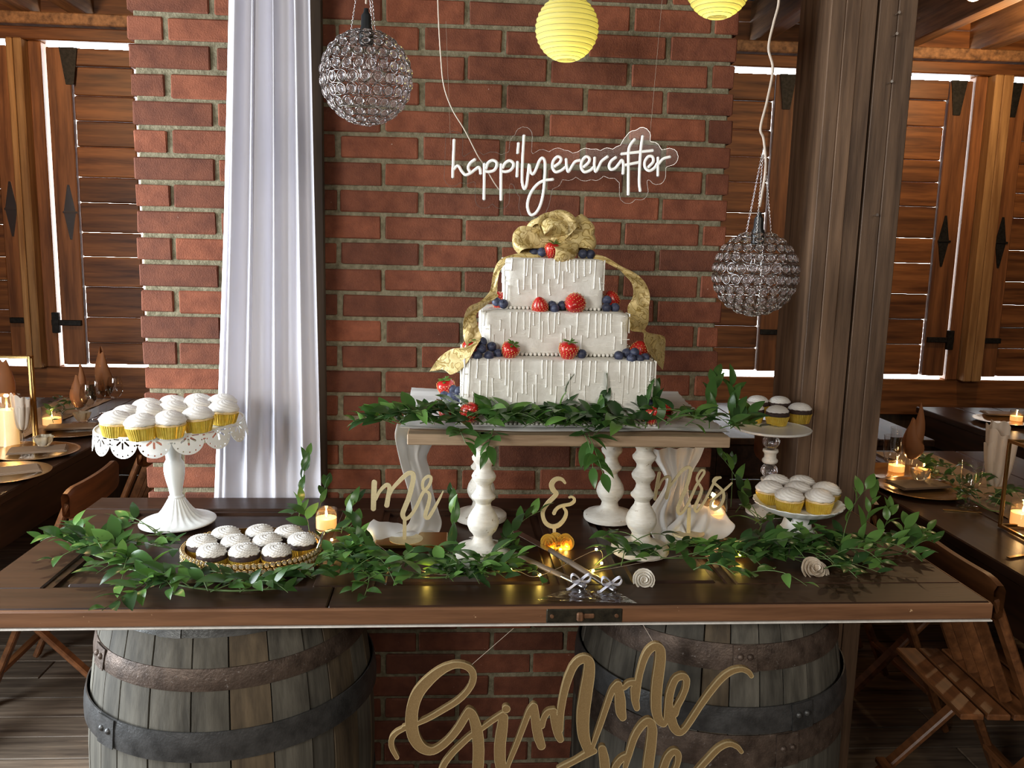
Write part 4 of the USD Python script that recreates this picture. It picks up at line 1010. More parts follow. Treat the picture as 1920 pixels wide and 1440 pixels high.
mrs = [[(240, 440, 42), (210, 600, 42), (185, 760, 38)], [(228, 625, 28), (270, 530, 30), (330, 487, 34), (370, 505, 36), (352, 620, 42), (325, 745, 42)], [(365, 610, 28), (430, 520, 32), (510, 420, 38), (580, 372, 40), (625, 390, 44), (608, 490, 46), (560, 640, 46), (500, 780, 46), (466, 880, 46), (482, 938, 42), (530, 915, 36), (590, 820, 34), (650, 690, 34), (690, 600, 32), (740, 520, 30), (788, 445, 30), (786, 408, 28), (750, 412, 28), (706, 480, 28), (702, 535, 28), (742, 590, 28)], [(730, 580, 28), (760, 645, 34), (720, 760, 38), (676, 860, 38), (692, 913, 34), (742, 865, 32), (810, 760, 30), (870, 640, 30), (930, 530, 30), (985, 492, 28)],
       [(988, 495, 32), (930, 503, 34), (906, 552, 38), (960, 602, 34), (1018, 662, 36), (1030, 745, 36), (988, 842, 34), (920, 888, 32), (868, 858, 30), (882, 790, 26), (960, 712, 26), (1060, 630, 28), (1130, 562, 18)], [(604, 880, 46), (596, 1175, 48)]]
YS = 1.99
t2, g2 = topper('mrs_sign', mrs, (1200, 820, 6.545), YS, 'small gold script sign reading Mrs at the right of the table', at_y(1291, 1000, YS)[0])
sx_, sz_ = at_y(1291, 1000, YS)[0], at_y(1291, 1000, YS)[2]
t2.part('base', mv(lathe([(.040, 0), (.040, .004)], 40), (sx_, YS + .004, sz_ - .003)), M['topper'])
cb = T('clear_block', 'small clear block the Mrs sign stands on', 'block', (sx_, YS, TZ)); cb.part('body', box(sx_ - .035, sx_ + .035, YS - .03, YS + .035, TZ + .0005, sz_ - .0036, .002), M['acrylic'])
amp = [[(535, 140, 45), (490, 85, 60), (420, 68, 76), (345, 105, 86), (308, 180, 92), (335, 260, 92), (392, 322, 76), (335, 395, 80), (230, 500, 76), (165, 620, 70), (165, 720, 70), (212, 820, 76), (300, 872, 80), (400, 868, 86), (490, 800, 72), (547, 700, 66), (552, 620, 60), (515, 565, 46)], [(350, 655, 66), (372, 605, 62), (430, 550, 60), (520, 520, 60), (620, 502, 60), (684, 460, 60), (692, 410, 50), (650, 375, 40), (610, 386, 40)], [(355, 880, 60), (355, 1040, 56), (356, 1180, 50)]]
YA = 1.945
t3, g3_ = topper('ampersand_sign', amp, (1000, 890, 9.0), YA, 'small gold ampersand sign rising from a lit yellow flower', at_y(1040, 1030, YA)[0])
ax, az = at_y(1040, 1036, YA)[0], TZ
t3.part('base', mv(lathe([(.026, 0), (.026, .004)], 32), (ax, YA + .002, TZ + .0005)), M['topper'])
t3.part('stem', box(ax - .003, ax + .003, YA, YA + .004, TZ + .003, at_y(1040, 1020, YA)[2] + .004, .0005), M['topper'])
fw_ = T('lit_flower', 'glowing yellow flower light at the foot of the ampersand sign', 'flower light', (ax, YA - .02, TZ + .02))
fc = at_y(1046, 1029, YA - .030)
def petals(t, c, Rf, mats, n, up, flat):
    """Petals wound in a spiral round a bud, leaning out more and more."""
    Rm = frame_to(up)
    for i in range(n):
        u = i / (n - 1); a = i * 2.05; span = 2.0 - .8 * u * flat; P = []
        for b in np.linspace(-1, 1, 11):
            th = a + b * span; r0 = Rf * (.05 + .62 * max(0, u + b * span / (2.05 * n))); lean = .10 + (.30 + .55 * flat) * u; h = Rf * (1.0 - .35 * u) * (1 - .12 * b * b - flat * .35 * abs(b) ** 3)
            P.append([np.array([math.cos(th) * (r0 + h * w * lean + Rf * .10 * w ** 4), math.sin(th) * (r0 + h * w * lean + Rf * .10 * w ** 4), h * w * (1 - .5 * flat * u)]) for w in np.linspace(0, 1, 6)])
        t.part('petal', sheet(np.array(P) @ Rm.T + np.asarray(c), .0009), M[mats], smooth=True)
    t.part('base', mv(lathe([(.001, 0), (Rf * .62, .0008), (Rf * .5, Rf * .35), (.001, Rf * .4)], 16, cap=False), c, Rm), M[mats], smooth=True)


for dx, dz, up, Rf in ((.017, .006, (.35, -1, .35), .0185), (-.019, .006, (-.4, -1, .3), .0175), (.008, -.020, (.1, -1, -.1), .0165), (-.003, .012, (0, -.8, .9), .015)):
    petals(fw_, fc + np.array([dx, .012, dz + .004]), Rf, 'petal_lit', 8, up, .6)
for dx, dz in ((.02, .004), (-.016, .0), (.01, -.014)):
    s_ = UsdLux.SphereLight.Define(stage, _path(fw_.path, 'spark')); s_.CreateRadiusAttr(.004); s_.CreateIntensityAttr(22); s_.CreateColorAttr(Gf.Vec3f(1, .74, .2)); s_.AddTranslateOp().Set(Gf.Vec3d(*map(float, fc + [dx, .0, dz] - fw_.loc)))
fw_.part('bulb', sphere((fc[0] + .008, fc[1] + .008, fc[2] - .004), .005, 1), M['led'])

# ---------------------------------------------------------------- neon-style script on clear acrylic
N1, N2 = (830, 230, 8.0), (1020, 230, 7.68)
n1 = [[(172, 255), (150, 820)], [(165, 700), (205, 655), (240, 652), (285, 725), (340, 780), (410, 760), (490, 700), (540, 668), (562, 700), (568, 768)], [(490, 548), (420, 600), (385, 660), (390, 705), (420, 740)],
      [(625, 615), (620, 1150)], [(650, 690), (680, 605), (745, 565), (805, 590), (808, 655), (770, 715), (700, 735), (640, 730)], [(875, 620), (875, 1160)], [(900, 680), (935, 610), (1000, 570), (1055, 600), (1058, 660), (1015, 715), (950, 735), (890, 730)], [(1122, 585), (1115, 810)], [(1137, 305), (1126, 455)],
      [(1220, 190), (1202, 500), (1190, 850), (1222, 990), (1258, 930), (1282, 760), (1298, 630), (1318, 735), (1355, 770), (1400, 700), (1450, 575), (1500, 530), (1535, 600), (1532, 800), (1510, 1050), (1460, 1250), (1385, 1365), (1310, 1370), (1272, 1240), (1310, 1080), (1400, 945), (1510, 872), (1660, 850)]]
n2 = [[(150, 632), (225, 575), (245, 515), (195, 490), (135, 550), (122, 640), (165, 708), (245, 690), (308, 640)], [(318, 520), (328, 640), (352, 705), (400, 630), (450, 562), (525, 540)], [(570, 640), (640, 575), (655, 515), (605, 490), (548, 550), (535, 640), (580, 708), (660, 690), (715, 640)], [(730, 498), (725, 620), (745, 705), (790, 630), (830, 555), (920, 485)], [(1040, 495), (970, 550), (938, 620), (960, 672), (1020, 660), (1080, 590), (1122, 540), (1142, 600), (1138, 738)], [(1165, 612), (1370, 570)],
      [(1310, 235), (1245, 320), (1217, 420), (1215, 700), (1215, 1040)], [(1420, 190), (1392, 400), (1375, 700), (1372, 880), (1387, 988)], [(1110, 452), (1570, 400)], [(1500, 642), (1570, 565), (1562, 492), (1500, 490), (1450, 565), (1458, 650), (1520, 692), (1590, 650), (1630, 585)], [(1640, 500), (1640, 765)], [(1650, 595), (1715, 522), (1820, 490)]]
YN = 2.30
nc = at_y(1045, 320, YN)
ne = T('neon_sign', 'white script neon sign on clear acrylic reading happilyeverafter hanging on the brick wall', 'sign', nc)
polys = []
for S, (ox, oy, sc) in ((n1, N1), (n2, N2)):
    for s in S:
        w = [at_y(ox + a / sc, oy + b / sc, YN) for a, b in s]
        ne.part('tube', tube(cr(w, 6) if len(w) > 2 else np.array(w), .0040, 8), M['neon'], smooth=True)
        polys.append(shapely.LineString([(p[0], p[2]) for p in (cr(w, 4) if len(w) > 2 else w)]).buffer(.023, 8))
        for e in (w[0], w[-1]): ne.part('end_cap', sphere((e[0], e[1] + .004, e[2]), .0043, 1), M['crystal'])
bk = unary_union(polys).buffer(.004).buffer(-.004).simplify(.0012)
ne.part('backing', extrude(bk, YN + .0065, .004), M['acrylic'])
ne.part('backing_edge', extrude(bk.buffer(.0003).difference(bk.buffer(-.0009)), YN + .0062, .0046), M['acrylic_edge'])
wr = cr([at_y(820, -40, 2.27), at_y(822, 30, 2.27), at_y(826, 100, 2.27), at_y(832, 160, 2.27), at_y(848, 205, 2.275), at_y(872, 245, 2.28), at_y(895, 290, 2.29), at_y(908, 310, YN + .012), at_y(925, 340, YN + .015), at_y(936, 356, YN + .015)], 6)
ne.part('power_cord', tube(wr, .0019, 6), M['cord'], smooth=True)
for (x0, y0), (x1, y1) in (((836, 200), (845, 272)), ((1245, -40), (1218, 262))): ne.part('hanging_wire', tube([at_y(x0, y0 - (160 if y0 > 0 else 0), YN + .01), at_y(x1, y1, YN + .01)], .0004, 4), M['wire'])

# ---------------------------------------------------------------- crystal globes, paper lanterns
def make_globe():
    t = T('crystal_globe', '', 'pendant lamp', local=True)
    R = .104; n = 252; gold = PI * (3 - 5 ** .5)
    rows_ = 12; pts = []
    for i in range(rows_):
        ph = PI * (i + .5) / rows_; m = max(1, int(round(2 * PI * R * math.sin(ph) / .0275)))
        for j in range(m): a = 2 * PI * (j + .5 * (i % 2)) / m; pts.append((math.sin(ph) * math.cos(a), math.sin(ph) * math.sin(a), math.cos(ph)))
    ico = trimesh.creation.icosphere(2, 1.0); iv, if_ = np.array(ico.vertices), np.array(ico.faces); tv, tf = torus(.0118, .0011, 20, 5)
    for d in pts:
        d = np.array(d)
        if d[2] > .985: continue
        Rm = frame_to(d)
        c = t.part('crystal', (iv * [.0088, .0088, .0032] @ Rm.T + d * R, if_), M['crystal'], smooth=True)
        t.part('ring', (tv @ Rm.T + d * (R - .001), tf), M['chrome'], under=c, smooth=True)
    ws = []
    for i in range(rows_ - 1):
        ph = PI * (i + 1) / rows_; rr = (R - .004) * math.sin(ph)
        ws.append(mv(torus(rr, .0007, 48, 4), (0, 0, (R - .004) * math.cos(ph))))
    t.part('wire_cage', cat(*ws), M['chrome'], smooth=True)
    t.part('socket', lathe([(.012, .070), (.016, .075), (.017, .100), (.012, .112), (.011, .135), (.006, .142), (.005, .150)], 24), M['black_plastic'], smooth=40)
    t.part('bulb', mv(lathe([(.003, -.01), (.016, 0), (.022, .02), (.018, .045), (.011, .062), (.011, .075)], 24), (0, 0, 0)), M['glass'], smooth=True)
    top = .29
    for k in range(3):
        a = 2 * PI * k / 3 + .9; p0 = np.array([.034 * math.cos(a), .034 * math.sin(a), R * .955]); p1 = np.array([.003 * math.cos(a), .003 * math.sin(a), top]); L_ = np.linalg.norm(p1 - p0); nl = int(L_ / .0042); Rm = frame_to(p1 - p0); ln = []
        for i in range(nl):
            o = torus(.0019, .0005, 8, 4); o = (o[0] * [1, 1.5, 1], o[1]); Rt = Rm @ rot('z', 90 * (i % 2)) @ rot('x', 90)
            ln.append(mv(o, p0 + (p1 - p0) * (i + .5) / nl, Rt))
        t.part('chain', cat(*ln), M['silver'], smooth=True)
    t.part('clip', cat(mv(torus(.010, .0012, 18, 5), (0, 0, top + .025), rot('x', 90)), tube([(0, 0, top - .004), (0, 0, top + .012)], .003, 8)), M['silver'], smooth=True)
    return t


GL = Repeats(make_globe)
p1_ = at_y(687, 146, 1.85); p2_ = at_y(1416, 513, 1.90)
GL.put(p1_, (0, 0, 20), .90, 'sparkling crystal globe pendant hanging left of the neon sign')
GL.put(p2_, (0, 0, 75), .905, 'sparkling crystal globe pendant hanging low beside the timber post')
k1 = cr([p1_ + [0, 0, .145], p1_ + [.004, 0, .25], p1_ + [-.004, 0, .40], p1_ + [0.0, 0, 1.1]], 5)
single('pendant_cord', tube(k1, .0025, 6), M['cord'], 'pale cord running up from the left crystal globe', 'cord', smooth=True)
k2 = cr([p2_ + [0, 0, .148], p2_ + [.006, -.004, .23], at_y(1432, 262, 1.89), at_y(1426, 240, 1.885), at_y(1438, 190, 1.89), at_y(1449, 130, 1.90), at_y(1441, 90, 1.90), at_y(1450, 45, 1.90), at_y(1460, 5, 1.90), at_y(1458, -30, 1.90), at_y(1452, -80, 1.9), np.array([.74, 1.9, 3.1])], 6)
single('pendant_cord', tube(k2, .0028, 6), M['cord'], 'wavy pale cord running up from the low crystal globe', 'cord', smooth=True)


def lantern(c, R, lab):
    t = T('paper_lantern', lab, 'lantern', c)
    rings = 15; P = []; n = 64; th = np.linspace(0, 2 * PI, n, endpoint=False); nv = 91
    for i in range(nv):
        ph = .30 + (PI - .60) * i / (nv - 1); s = math.cos(rings * PI * i / (nv - 1)) ** 2
        P.append(np.stack([(R - .0022 * (1 - s)) * math.sin(ph) * np.cos(th), (R - .0022 * (1 - s)) * math.sin(ph) * np.sin(th), np.full(n, R * math.cos(ph))], 1))
    v, f = grid(np.array(P).transpose(1, 0, 2), True)
    t.part('paper', (v + c, f), M['paper_yellow'], smooth=True)
    rb = []
    for i in range(rings + 1):
        ph = .30 + (PI - .60) * i / rings; rb.append(mv(torus(R * math.sin(ph) + .0003, .00055, 48, 4), (0, 0, R * math.cos(ph))))
    t.part('rib', mv(cat(*rb), c), M['rib'], smooth=True)
    t.part('frame_wire', cat(tube([c + [-.02, 0, -R * .955], c + [0, 0, -R * .93], c + [.02, 0, -R * .955]], .0007, 5), tube([c + [0, 0, R * .96], c + [0, 0, R + .35]], .0007, 5)), M['rib'])
    b = UsdLux.SphereLight.Define(stage, t.path + '/lamp'); b.CreateRadiusAttr(.012); b.CreateIntensityAttr(15); b.CreateColorAttr(Gf.Vec3f(1.0, .86, .42)); b.AddTranslateOp().Set(Gf.Vec3d(0, 0, -R * .66))
    return t


lantern(at_y(1063, 54, 2.1), .0745, 'yellow paper lantern glowing above the neon sign')
lantern(at_y(1348, -28, 2.05), .0745, 'yellow paper lantern cut off by the top edge of the picture')
# ---------------------------------------------------------------- leafy garlands
def leaf(base, d, up, ln, w, curl, fold, zmin=None):
    """One pointed leaf, 24 triangles."""
    d = np.asarray(d, float) / np.linalg.norm(d); s = np.cross(d, up); s /= max(np.linalg.norm(s), 1e-6); n = np.cross(s, d); P = []
    for u in np.linspace(0, 1, 7):
        hw = w / 2 * (math.sin(PI * min(1, u ** .8 * 1.0)) ** .85 if 0 < u < 1 else 0.0) + (.0006 if u == 0 else 0.0002)
        c = np.asarray(base) + d * ln * u + n * (curl * ln * (u * u) * -1 + .06 * ln * math.sin(PI * u))
        P.append([c - s * hw + n * fold * hw, c, c + s * hw + n * fold * hw])
    P = np.array(P)
    if zmin is not None: P[..., 2] = np.maximum(P[..., 2], zmin + .0012)
    return grid(P)


LM = ['leaf'] * 5 + ['leaf2'] * 3 + ['leaf3'] * 4


KEEP = [(1005, 985, 1092, 1062), (1170, 1060, 1240, 1120), (1495, 1040, 1555, 1092), (1030, 1030, 1170, 1118), (255, 945, 412, 990), (352, 985, 592, 1052), (695, 880, 840, 1012), (1225, 880, 1380, 1000), (880, 840, 935, 1030), (1165, 840, 1225, 1015), (1090, 840, 1190, 985), (590, 945, 640, 990), (1000, 1108, 1190, 1140), (1405, 880, 1585, 962)]


def shown_at(p):
    d = np.asarray(p) - EYE; z = d @ _f; return 960 + F * (d @ CR) / z, 720 - F * (d @ CU) / z


class Garland:
    def __init__(s, lab, loc, seed, floor=None, group=None):
        s.t = T('ruscus_garland', lab, 'garland', loc); s.q = random.Random(seed); s.floor = floor; s.n = 0; s.rest = []; s.stems = []

    def leaf(s, b, d, ln, w, m=None, up=None):
        q = s.q; u_ = up if up is not None else np.array([q.uniform(-.4, .4), q.uniform(-.6, .2), 1])
        fl = s.floor(b) if s.floor else None
        if s.floor is tfl:                   # leaves stay clear of the things set out between them
            for e in (.1, .6, 1.0):
                x_, y_ = shown_at(np.asarray(b) + np.asarray(d) * ln * e)
                if any(a <= x_ <= c_ and t_ <= y_ <= e_ for a, t_, c_, e_ in KEEP): return 0
        msh = leaf(b, d, u_, ln, w, q.uniform(-.05, .28), q.uniform(.05, .35), fl)
        s.n += 1
        if s.n <= 295: s.t.part('leaf', msh, M[m or q.choice(LM)], smooth=True)
        else: s.rest.append(msh)
        return 1

    def sprig(s, p, ang, L_, n, size=.050, lift=.03, m=None, tilt=0.0, z0=0.0):
        """A stem from p along the heading ang (degrees, 0 = +X), leaves on both sides."""
        q = s.q; a = math.radians(ang); k = q.uniform(-.8, .8); P = []
        x, y = p[0], p[1]
        for i in range(9):
            u = i / 8; P.append((x, y, p[2] + z0 + .004 + lift * math.sin(PI * min(1, u * .85 + .05)) + tilt * L_ * u)); a += k / 8 * .9; x += math.cos(a) * L_ / 8; y += math.sin(a) * L_ / 8
        P = np.array(P)
        if s.floor:
            for r in P:
                f_ = s.floor(r)
                if f_ is not None: r[2] = max(r[2], f_ + .003)
        kept = 0
        for i in range(n):
            u = (i + .6) / n; j = min(7, int(u * 8)); b = P[j] + (P[j + 1] - P[j]) * (u * 8 - j); dr = P[min(8, j + 1)] - P[j]; h = math.atan2(dr[1], dr[0]) + (1 if i % 2 else -1) * q.uniform(.45, 1.15)
            if i == n - 1: h = math.atan2(dr[1], dr[0])
            el = q.uniform(-.15, .75) + tilt
            sz = size * q.uniform(.8, 1.35) * (1 - .3 * u)
            if s.leaf(b, (math.cos(h) * math.cos(el), math.sin(h) * math.cos(el), math.sin(el)), sz, sz * q.uniform(.36, .50), m): kept = i + 1
        if kept > 2: e = max(3, min(9, int(kept / n * 8) + 2)); s.stems.append(tube(P[:e], np.linspace(.0014, .0007, 9)[:e], 5))

    def along(s, pts, n, nleaf, spread, L_, heads, size=.05, lift=.03, main=True):
        P = cr(pts, 10); q = s.q
        for i in range(n):
            j = int((i + q.uniform(0, .9)) / n * (len(P) - 2)); b = P[j]; d = P[j + 1] - P[j]
            h = math.degrees(math.atan2(d[1], d[0])) + q.choice(heads) + q.uniform(-35, 35)
            s.sprig(b + [q.uniform(-1, 1) * spread * .4, q.uniform(-1, 1) * spread, 0], h, L_ * q.uniform(.7, 1.25), nleaf, size, lift * q.uniform(.4, 1.5), z0=q.uniform(0, .012))
        if main: s.stems.append(tube(P + [0, 0, .005], .0022, 6))

    def done(s):
        s.t.part('stem', cat(*s.stems), M['stem'], smooth=True)
        if s.rest: s.t.part('leaf_rest', cat(*s.rest), M['leaf'], smooth=True, kind='stuff')


def tab(px, py): return at_z(px, py, TZ)


tfl = lambda b: TZ if (TX0 < b[0] < TX1 and b[1] > TY0 - .01) else None
g = Garland('leafy green garland curving around the jewelled tray at the left of the table', tab(330, 1085), 21, tfl)
g.along([tab(170, 1042), tab(235, 1066), tab(320, 1098), tab(420, 1112), tab(520, 1108)], 19, 9, .030, .15, (0, 180, -40, 150), .058, .026)
g.along([tab(215, 1040), tab(260, 1024), tab(325, 1032)], 8, 9, .03, .13, (0, 180, 60, -60), .05, .03)
for px, py, h, L_ in ((205, 1040, 175, .12), (160, 1040, 185, .10), (300, 1000, 100, .10), (345, 1000, 60, .10), (395, 995, 85, .09), (500, 1112, 10, .09), (300, 1110, -60, .10), (450, 1118, -20, .12), (410, 1085, 70, .08), (480, 1090, 60, .08)): g.sprig(tab(px, py), h, L_, 8, .05, .03, tilt=.15)
g.done()
g = Garland('leafy green garland heaped below the Mr sign in the middle of the table', tab(720, 1075), 22, tfl)
g.along([tab(575, 1015), tab(625, 1050), tab(700, 1078), tab(800, 1088), tab(900, 1080), tab(985, 1072)], 30, 9, .032, .14, (0, 180, -30, 160, 30), .050, .032)
for px, py, h, L_, tl_ in ((560, 985, 95, .14, 1.0), (590, 985, 70, .10, .7), (640, 1005, 80, .09, .6), (840, 1045, 70, .12, .9), (690, 1050, 120, .10, .6), (900, 1075, -80, .10, .1), (990, 1080, -60, .09, .05), (815, 1082, -70, .08, .1), (935, 1045, 50, .12, .7)): g.sprig(tab(px, py), h, L_, 7, .05, .02, tilt=tl_)
g.sprig(tab(880, 1075), -70, .09, 6, .052, .03, 'leaf2', .1)
g.done()
g = Garland('leafy green garland lying along the right front of the table past the white flowers', tab(1420, 1050), 23, tfl)
g.along([tab(1115, 1072), tab(1210, 1052), tab(1330, 1050), tab(1450, 1046), tab(1570, 1052), tab(1690, 1042)], 36, 9, .032, .15, (0, 180, -25, 155), .052, .03)
for px, py, h, L_, tl_, m in ((1575, 1050, 65, .15, .9, 'leaf2'), (1610, 1035, 50, .13, .8, 'leaf2'), (1640, 1030, 30, .12, .5, 'leaf2'), (1690, 1040, 10, .11, .25, 'leaf2'), (1390, 1085, -25, .14, .05, 'leaf2'), (1300, 1075, -30, .10, .1, None), (1660, 1040, 20, .12, .3, 'leaf2'), (1700, 1045, 5, .08, .2, None), (1440, 1040, 40, .12, .5, 'leaf2'), (1540, 1075, -60, .09, .1, None), (1110, 1065, 160, .08, .4, None), (1130, 1050, 60, .08, .6, 'leaf2'), (1350, 1040, 120, .12, .6, None)): g.sprig(tab(px, py), h, L_, 7, .054, .025, m, tl_)
g.done()
g = Garland('dim leafy sprays behind the Mrs sign and the small stands', tab(1400, 965), 24, tfl)
g.along([tab(1335, 985), tab(1385, 970), tab(1425, 985), tab(1420, 1005)], 10, 9, .03, .13, (0, 90, 180, 60), .052, .05)
for px, py, h, L_, tl_ in ((1370, 955, 70, .12, .8), (1400, 950, 110, .12, .9), (1350, 975, 90, .1, .9)): g.sprig(tab(px, py), h, L_, 8, .055, .02, tilt=tl_)
g.done()
bfl = lambda b: BT + .004 if (BX0 < b[0] < BX1 and b[1] > BY0 - .004) else None
brd = lambda px, Y: np.array([at_y(px, 800, Y)[0], Y, BT + .004])
g = Garland('leafy green garland along the front of the cake riser', brd(1050, 1.83), 25, bfl)
g.along([brd(745, 1.84), brd(850, 1.832), brd(960, 1.832), brd(1080, 1.83), brd(1200, 1.83), brd(1350, 1.84)], 30, 8, .014, .13, (0, 180, 15, 165), .060, .026, False)
for px, Y, h, L_, tl_ in ((760, 1.85, 170, .10, .05), (740, 1.86, 185, .10, .1), (1350, 1.85, -5, .10, .0), (1370, 1.85, 20, .09, .2), (1040, 1.84, 40, .10, .95), (1120, 1.84, 60, .09, 1.1), (1210, 1.84, 70, .08, 1.1), (1235, 1.84, 90, .09, 1.0), (930, 1.84, 150, .10, .5), (880, 1.845, 70, .08, .7), (1100, 1.815, -80, .10, -.8), (925, 1.815, -95, .06, -.7), (860, 1.82, -90, .05, -.5), (1090, 1.812, -60, .08, -.9), (1330, 1.85, 80, .10, 1.0), (1370, 1.87, 60, .09, .9)): g.sprig(brd(px, Y), h, L_, 7, .058, .012, tilt=tl_)
g.done()

# ---------------------------------------------------------------- fairy lights among the leaves
fl_ = T('fairy_lights', 'string of tiny warm yellow fairy lights threaded through the table greenery', 'string lights', tab(1000, 1070))
fp = [(622, 1012), (661, 1000), (684, 1004), (800, 1072), (957, 1068), (1012, 1078), (1118, 1030), (1128, 1056), (1112, 1070), (1323, 1032), (1388, 1040)]
wp = []
for px, py in fp:
    p = tab(px, py + 12) + [0, 0, .016]; p = at_y(px, py, p[1]); p[2] = max(p[2], TZ + .008); wp.append(p)
    fl_.part('bulb', sphere(p, .0036, 1), M['led'], smooth=True)
    s_ = UsdLux.SphereLight.Define(stage, _path(fl_.path, 'spark')); s_.CreateRadiusAttr(.004); s_.CreateIntensityAttr(12); s_.CreateColorAttr(Gf.Vec3f(1, .68, .15)); s_.AddTranslateOp().Set(Gf.Vec3d(*map(float, p - fl_.loc + [0, 0, .006])))
fl_.part('wire', tube(cr(np.array(wp) - [0, 0, .002], 6), .0006, 5), M['wire'])


# ---------------------------------------------------------------- candles, flowers, knife and server
def votive(px, py, r, h, lab, wax_h, Y=None, name='votive_candle', light=6.0, glass='glass', scale=1.0, z=None):
    b = at_z(px, py, TZ if z is None else z); t = T(name, lab, 'candle', b); w_ = lambda m: mv(m, b)
    t.part('glass', w_(lathe([(.001, .0005), (r * .92, .0008), (r, .004), (r * 1.02, h * .6), (r * .97, h), (r * .93, h), (r * .97, h * .6), (r * .94, .005), (.001, .004)], 40, cap=False)), M[glass], smooth=40)
    t.part('wax', w_(lathe([(.001, .0045), (r * .9, .005), (r * .9, wax_h), (r * .5, wax_h - .001), (.001, wax_h - .0015)], 32, cap=False)), M['wax'], smooth=40)
    fz = wax_h + .010
    t.part('flame', w_(lathe([(.0004, wax_h + .002), (.0030, fz - .003), (.0034, fz), (.0018, fz + .008), (.0003, fz + .015)], 12)), M['flame'], smooth=True)
    l = UsdLux.SphereLight.Define(stage, t.path + '/flame_light'); l.CreateRadiusAttr(.006); l.CreateIntensityAttr(light); l.CreateColorAttr(Gf.Vec3f(1, .55, .2)); l.AddTranslateOp().Set(Gf.Vec3d(0, 0, fz + .012))
    return t


votive(612, 992, .028, .052, 'lit glass votive candle in the leaves left of the Mr sign', .030, light=60)
votive(1334, 988, .036, .092, 'tall lit amber candle glass behind the letters of the Mrs sign', .042, light=60, name='candle_glass', glass='glass')


def flower(c, Rf, mats, lab, n, up, seed, flat):
    petals(T('paper_flower', lab, 'flower', np.asarray(c)), c, Rf, mats, n, up, flat)


rc = at_y(1208, 1089, 1.70); rc[2] = max(rc[2], TZ + .012)
flower(rc + [0, .010, -.004], .0225, 'petal', 'white paper rose on the table edge right of the ribboned handles', 11, (-.05, -1, .45), 3, .15)
rc = at_y(1526, 1070, 1.765)
flower(rc + [0, .008, -.006], .027, 'petal2', 'beige wooden flower lying in front of the right garland', 13, (.15, -.75, .75), 4, .75)

for (x0, y0, x1, y1), lab, zz in (((1030, 1036, 1154, 1110), 'cake knife with a taupe handle and a white ribbon bow', .022), ((965, 1044, 1098, 1104), 'cake server with a taupe handle and a white ribbon bow', .016)):
    p = tab(x0, y0 + 4) + [0, 0, zz]; p2 = tab(x1, y1 + 4) + [0, 0, .008]; p = at_y(x0, y0, p[1]); p2 = at_y(x1, y1, p2[1]); p[2] = max(p[2], TZ + .012); p2[2] = max(p2[2], TZ + .009)
    t = T('cake_knife' if 'knife' in lab else 'cake_server', lab, 'knife' if 'knife' in lab else 'server', (p2[0], p2[1], TZ)); d = (p2 - p) / np.linalg.norm(p2 - p); L_ = np.linalg.norm(p2 - p)
    Rm = frame_to(d); oval = np.array([1.0, .62, 1])
    hv, hf = lathe([(.004, 0), (.0078, .004), (.0085, L_ * .3), (.0078, L_ * .7)], 20); t.part('handle', mv((hv * oval, hf), p, Rm), M['taupe'], smooth=40)
    hv, hf = lathe([(.0079, L_ * .7), (.0085, L_ * .82), (.0088, L_ * .97), (.006, L_), (.001, L_ + .001)], 20); t.part('ferrule', mv((hv * oval, hf), p, Rm), M['silver'], smooth=40)
    bl = p - d * .0; t.part('blade', bar(p - d * .16 + [0, 0, -.006], p, .022, .0014, .0005), M['silver'])
    k = p2 - d * .016 + [0, 0, .009]
    for sx, w in ((-1, .017), (1, .019)):
        P = []
        for s in np.linspace(0, 1, 16):
            a = 2 * PI * s; P.append([k + np.array([sx * .021 * math.sin(PI * s), -.004 * math.sin(a) - .004, .012 * math.sin(a) * .8 + .006 * math.sin(PI * s)]) + np.array([0, w_, abs(w_) * .3]) for w_ in (-.007, 0, .007)])
        t.part('ribbon_loop', sheet(np.array(P), .0005), M['satin'], smooth=True)
    for sx in (-1, .3):
        P = [[k + np.array([sx * .030 * u, -.010 * u, -(k[2] - TZ - .002) * min(1, u * 1.2)]) + np.array([0, w_, 0]) for w_ in (-.006, 0, .006)] for u in np.linspace(0, 1, 6)]
        t.part('ribbon_end', sheet(np.array(P), .0005), M['satin'], smooth=True)
# clear plastic sleeve on the table edge
P = []
for i, v_ in enumerate(np.linspace(0, 1, 22)):
    row = []
    for u in np.linspace(0, 1, 30):
        a = tab(1002 + 60 * v_, 1128 - 22 * v_); b = tab(1195 - 40 * v_, 1133 - 22 * v_); p = a * (1 - u) + b * u
        row.append(p + [0, 0, .002 + .005 * abs(meshkit.noise(np.array([[u * 5 + v_ * 2, v_ * 4, 0.3]]))[0] - .4)])
    P.append(row)
single('plastic_sleeve', sheet(np.array(P), .0003), M['plastic'], 'crumpled clear plastic sleeve lying at the front edge above the lock', 'plastic', smooth=False)
# ---------------------------------------------------------------- dining tables and chairs in the background
GZ = 0.76


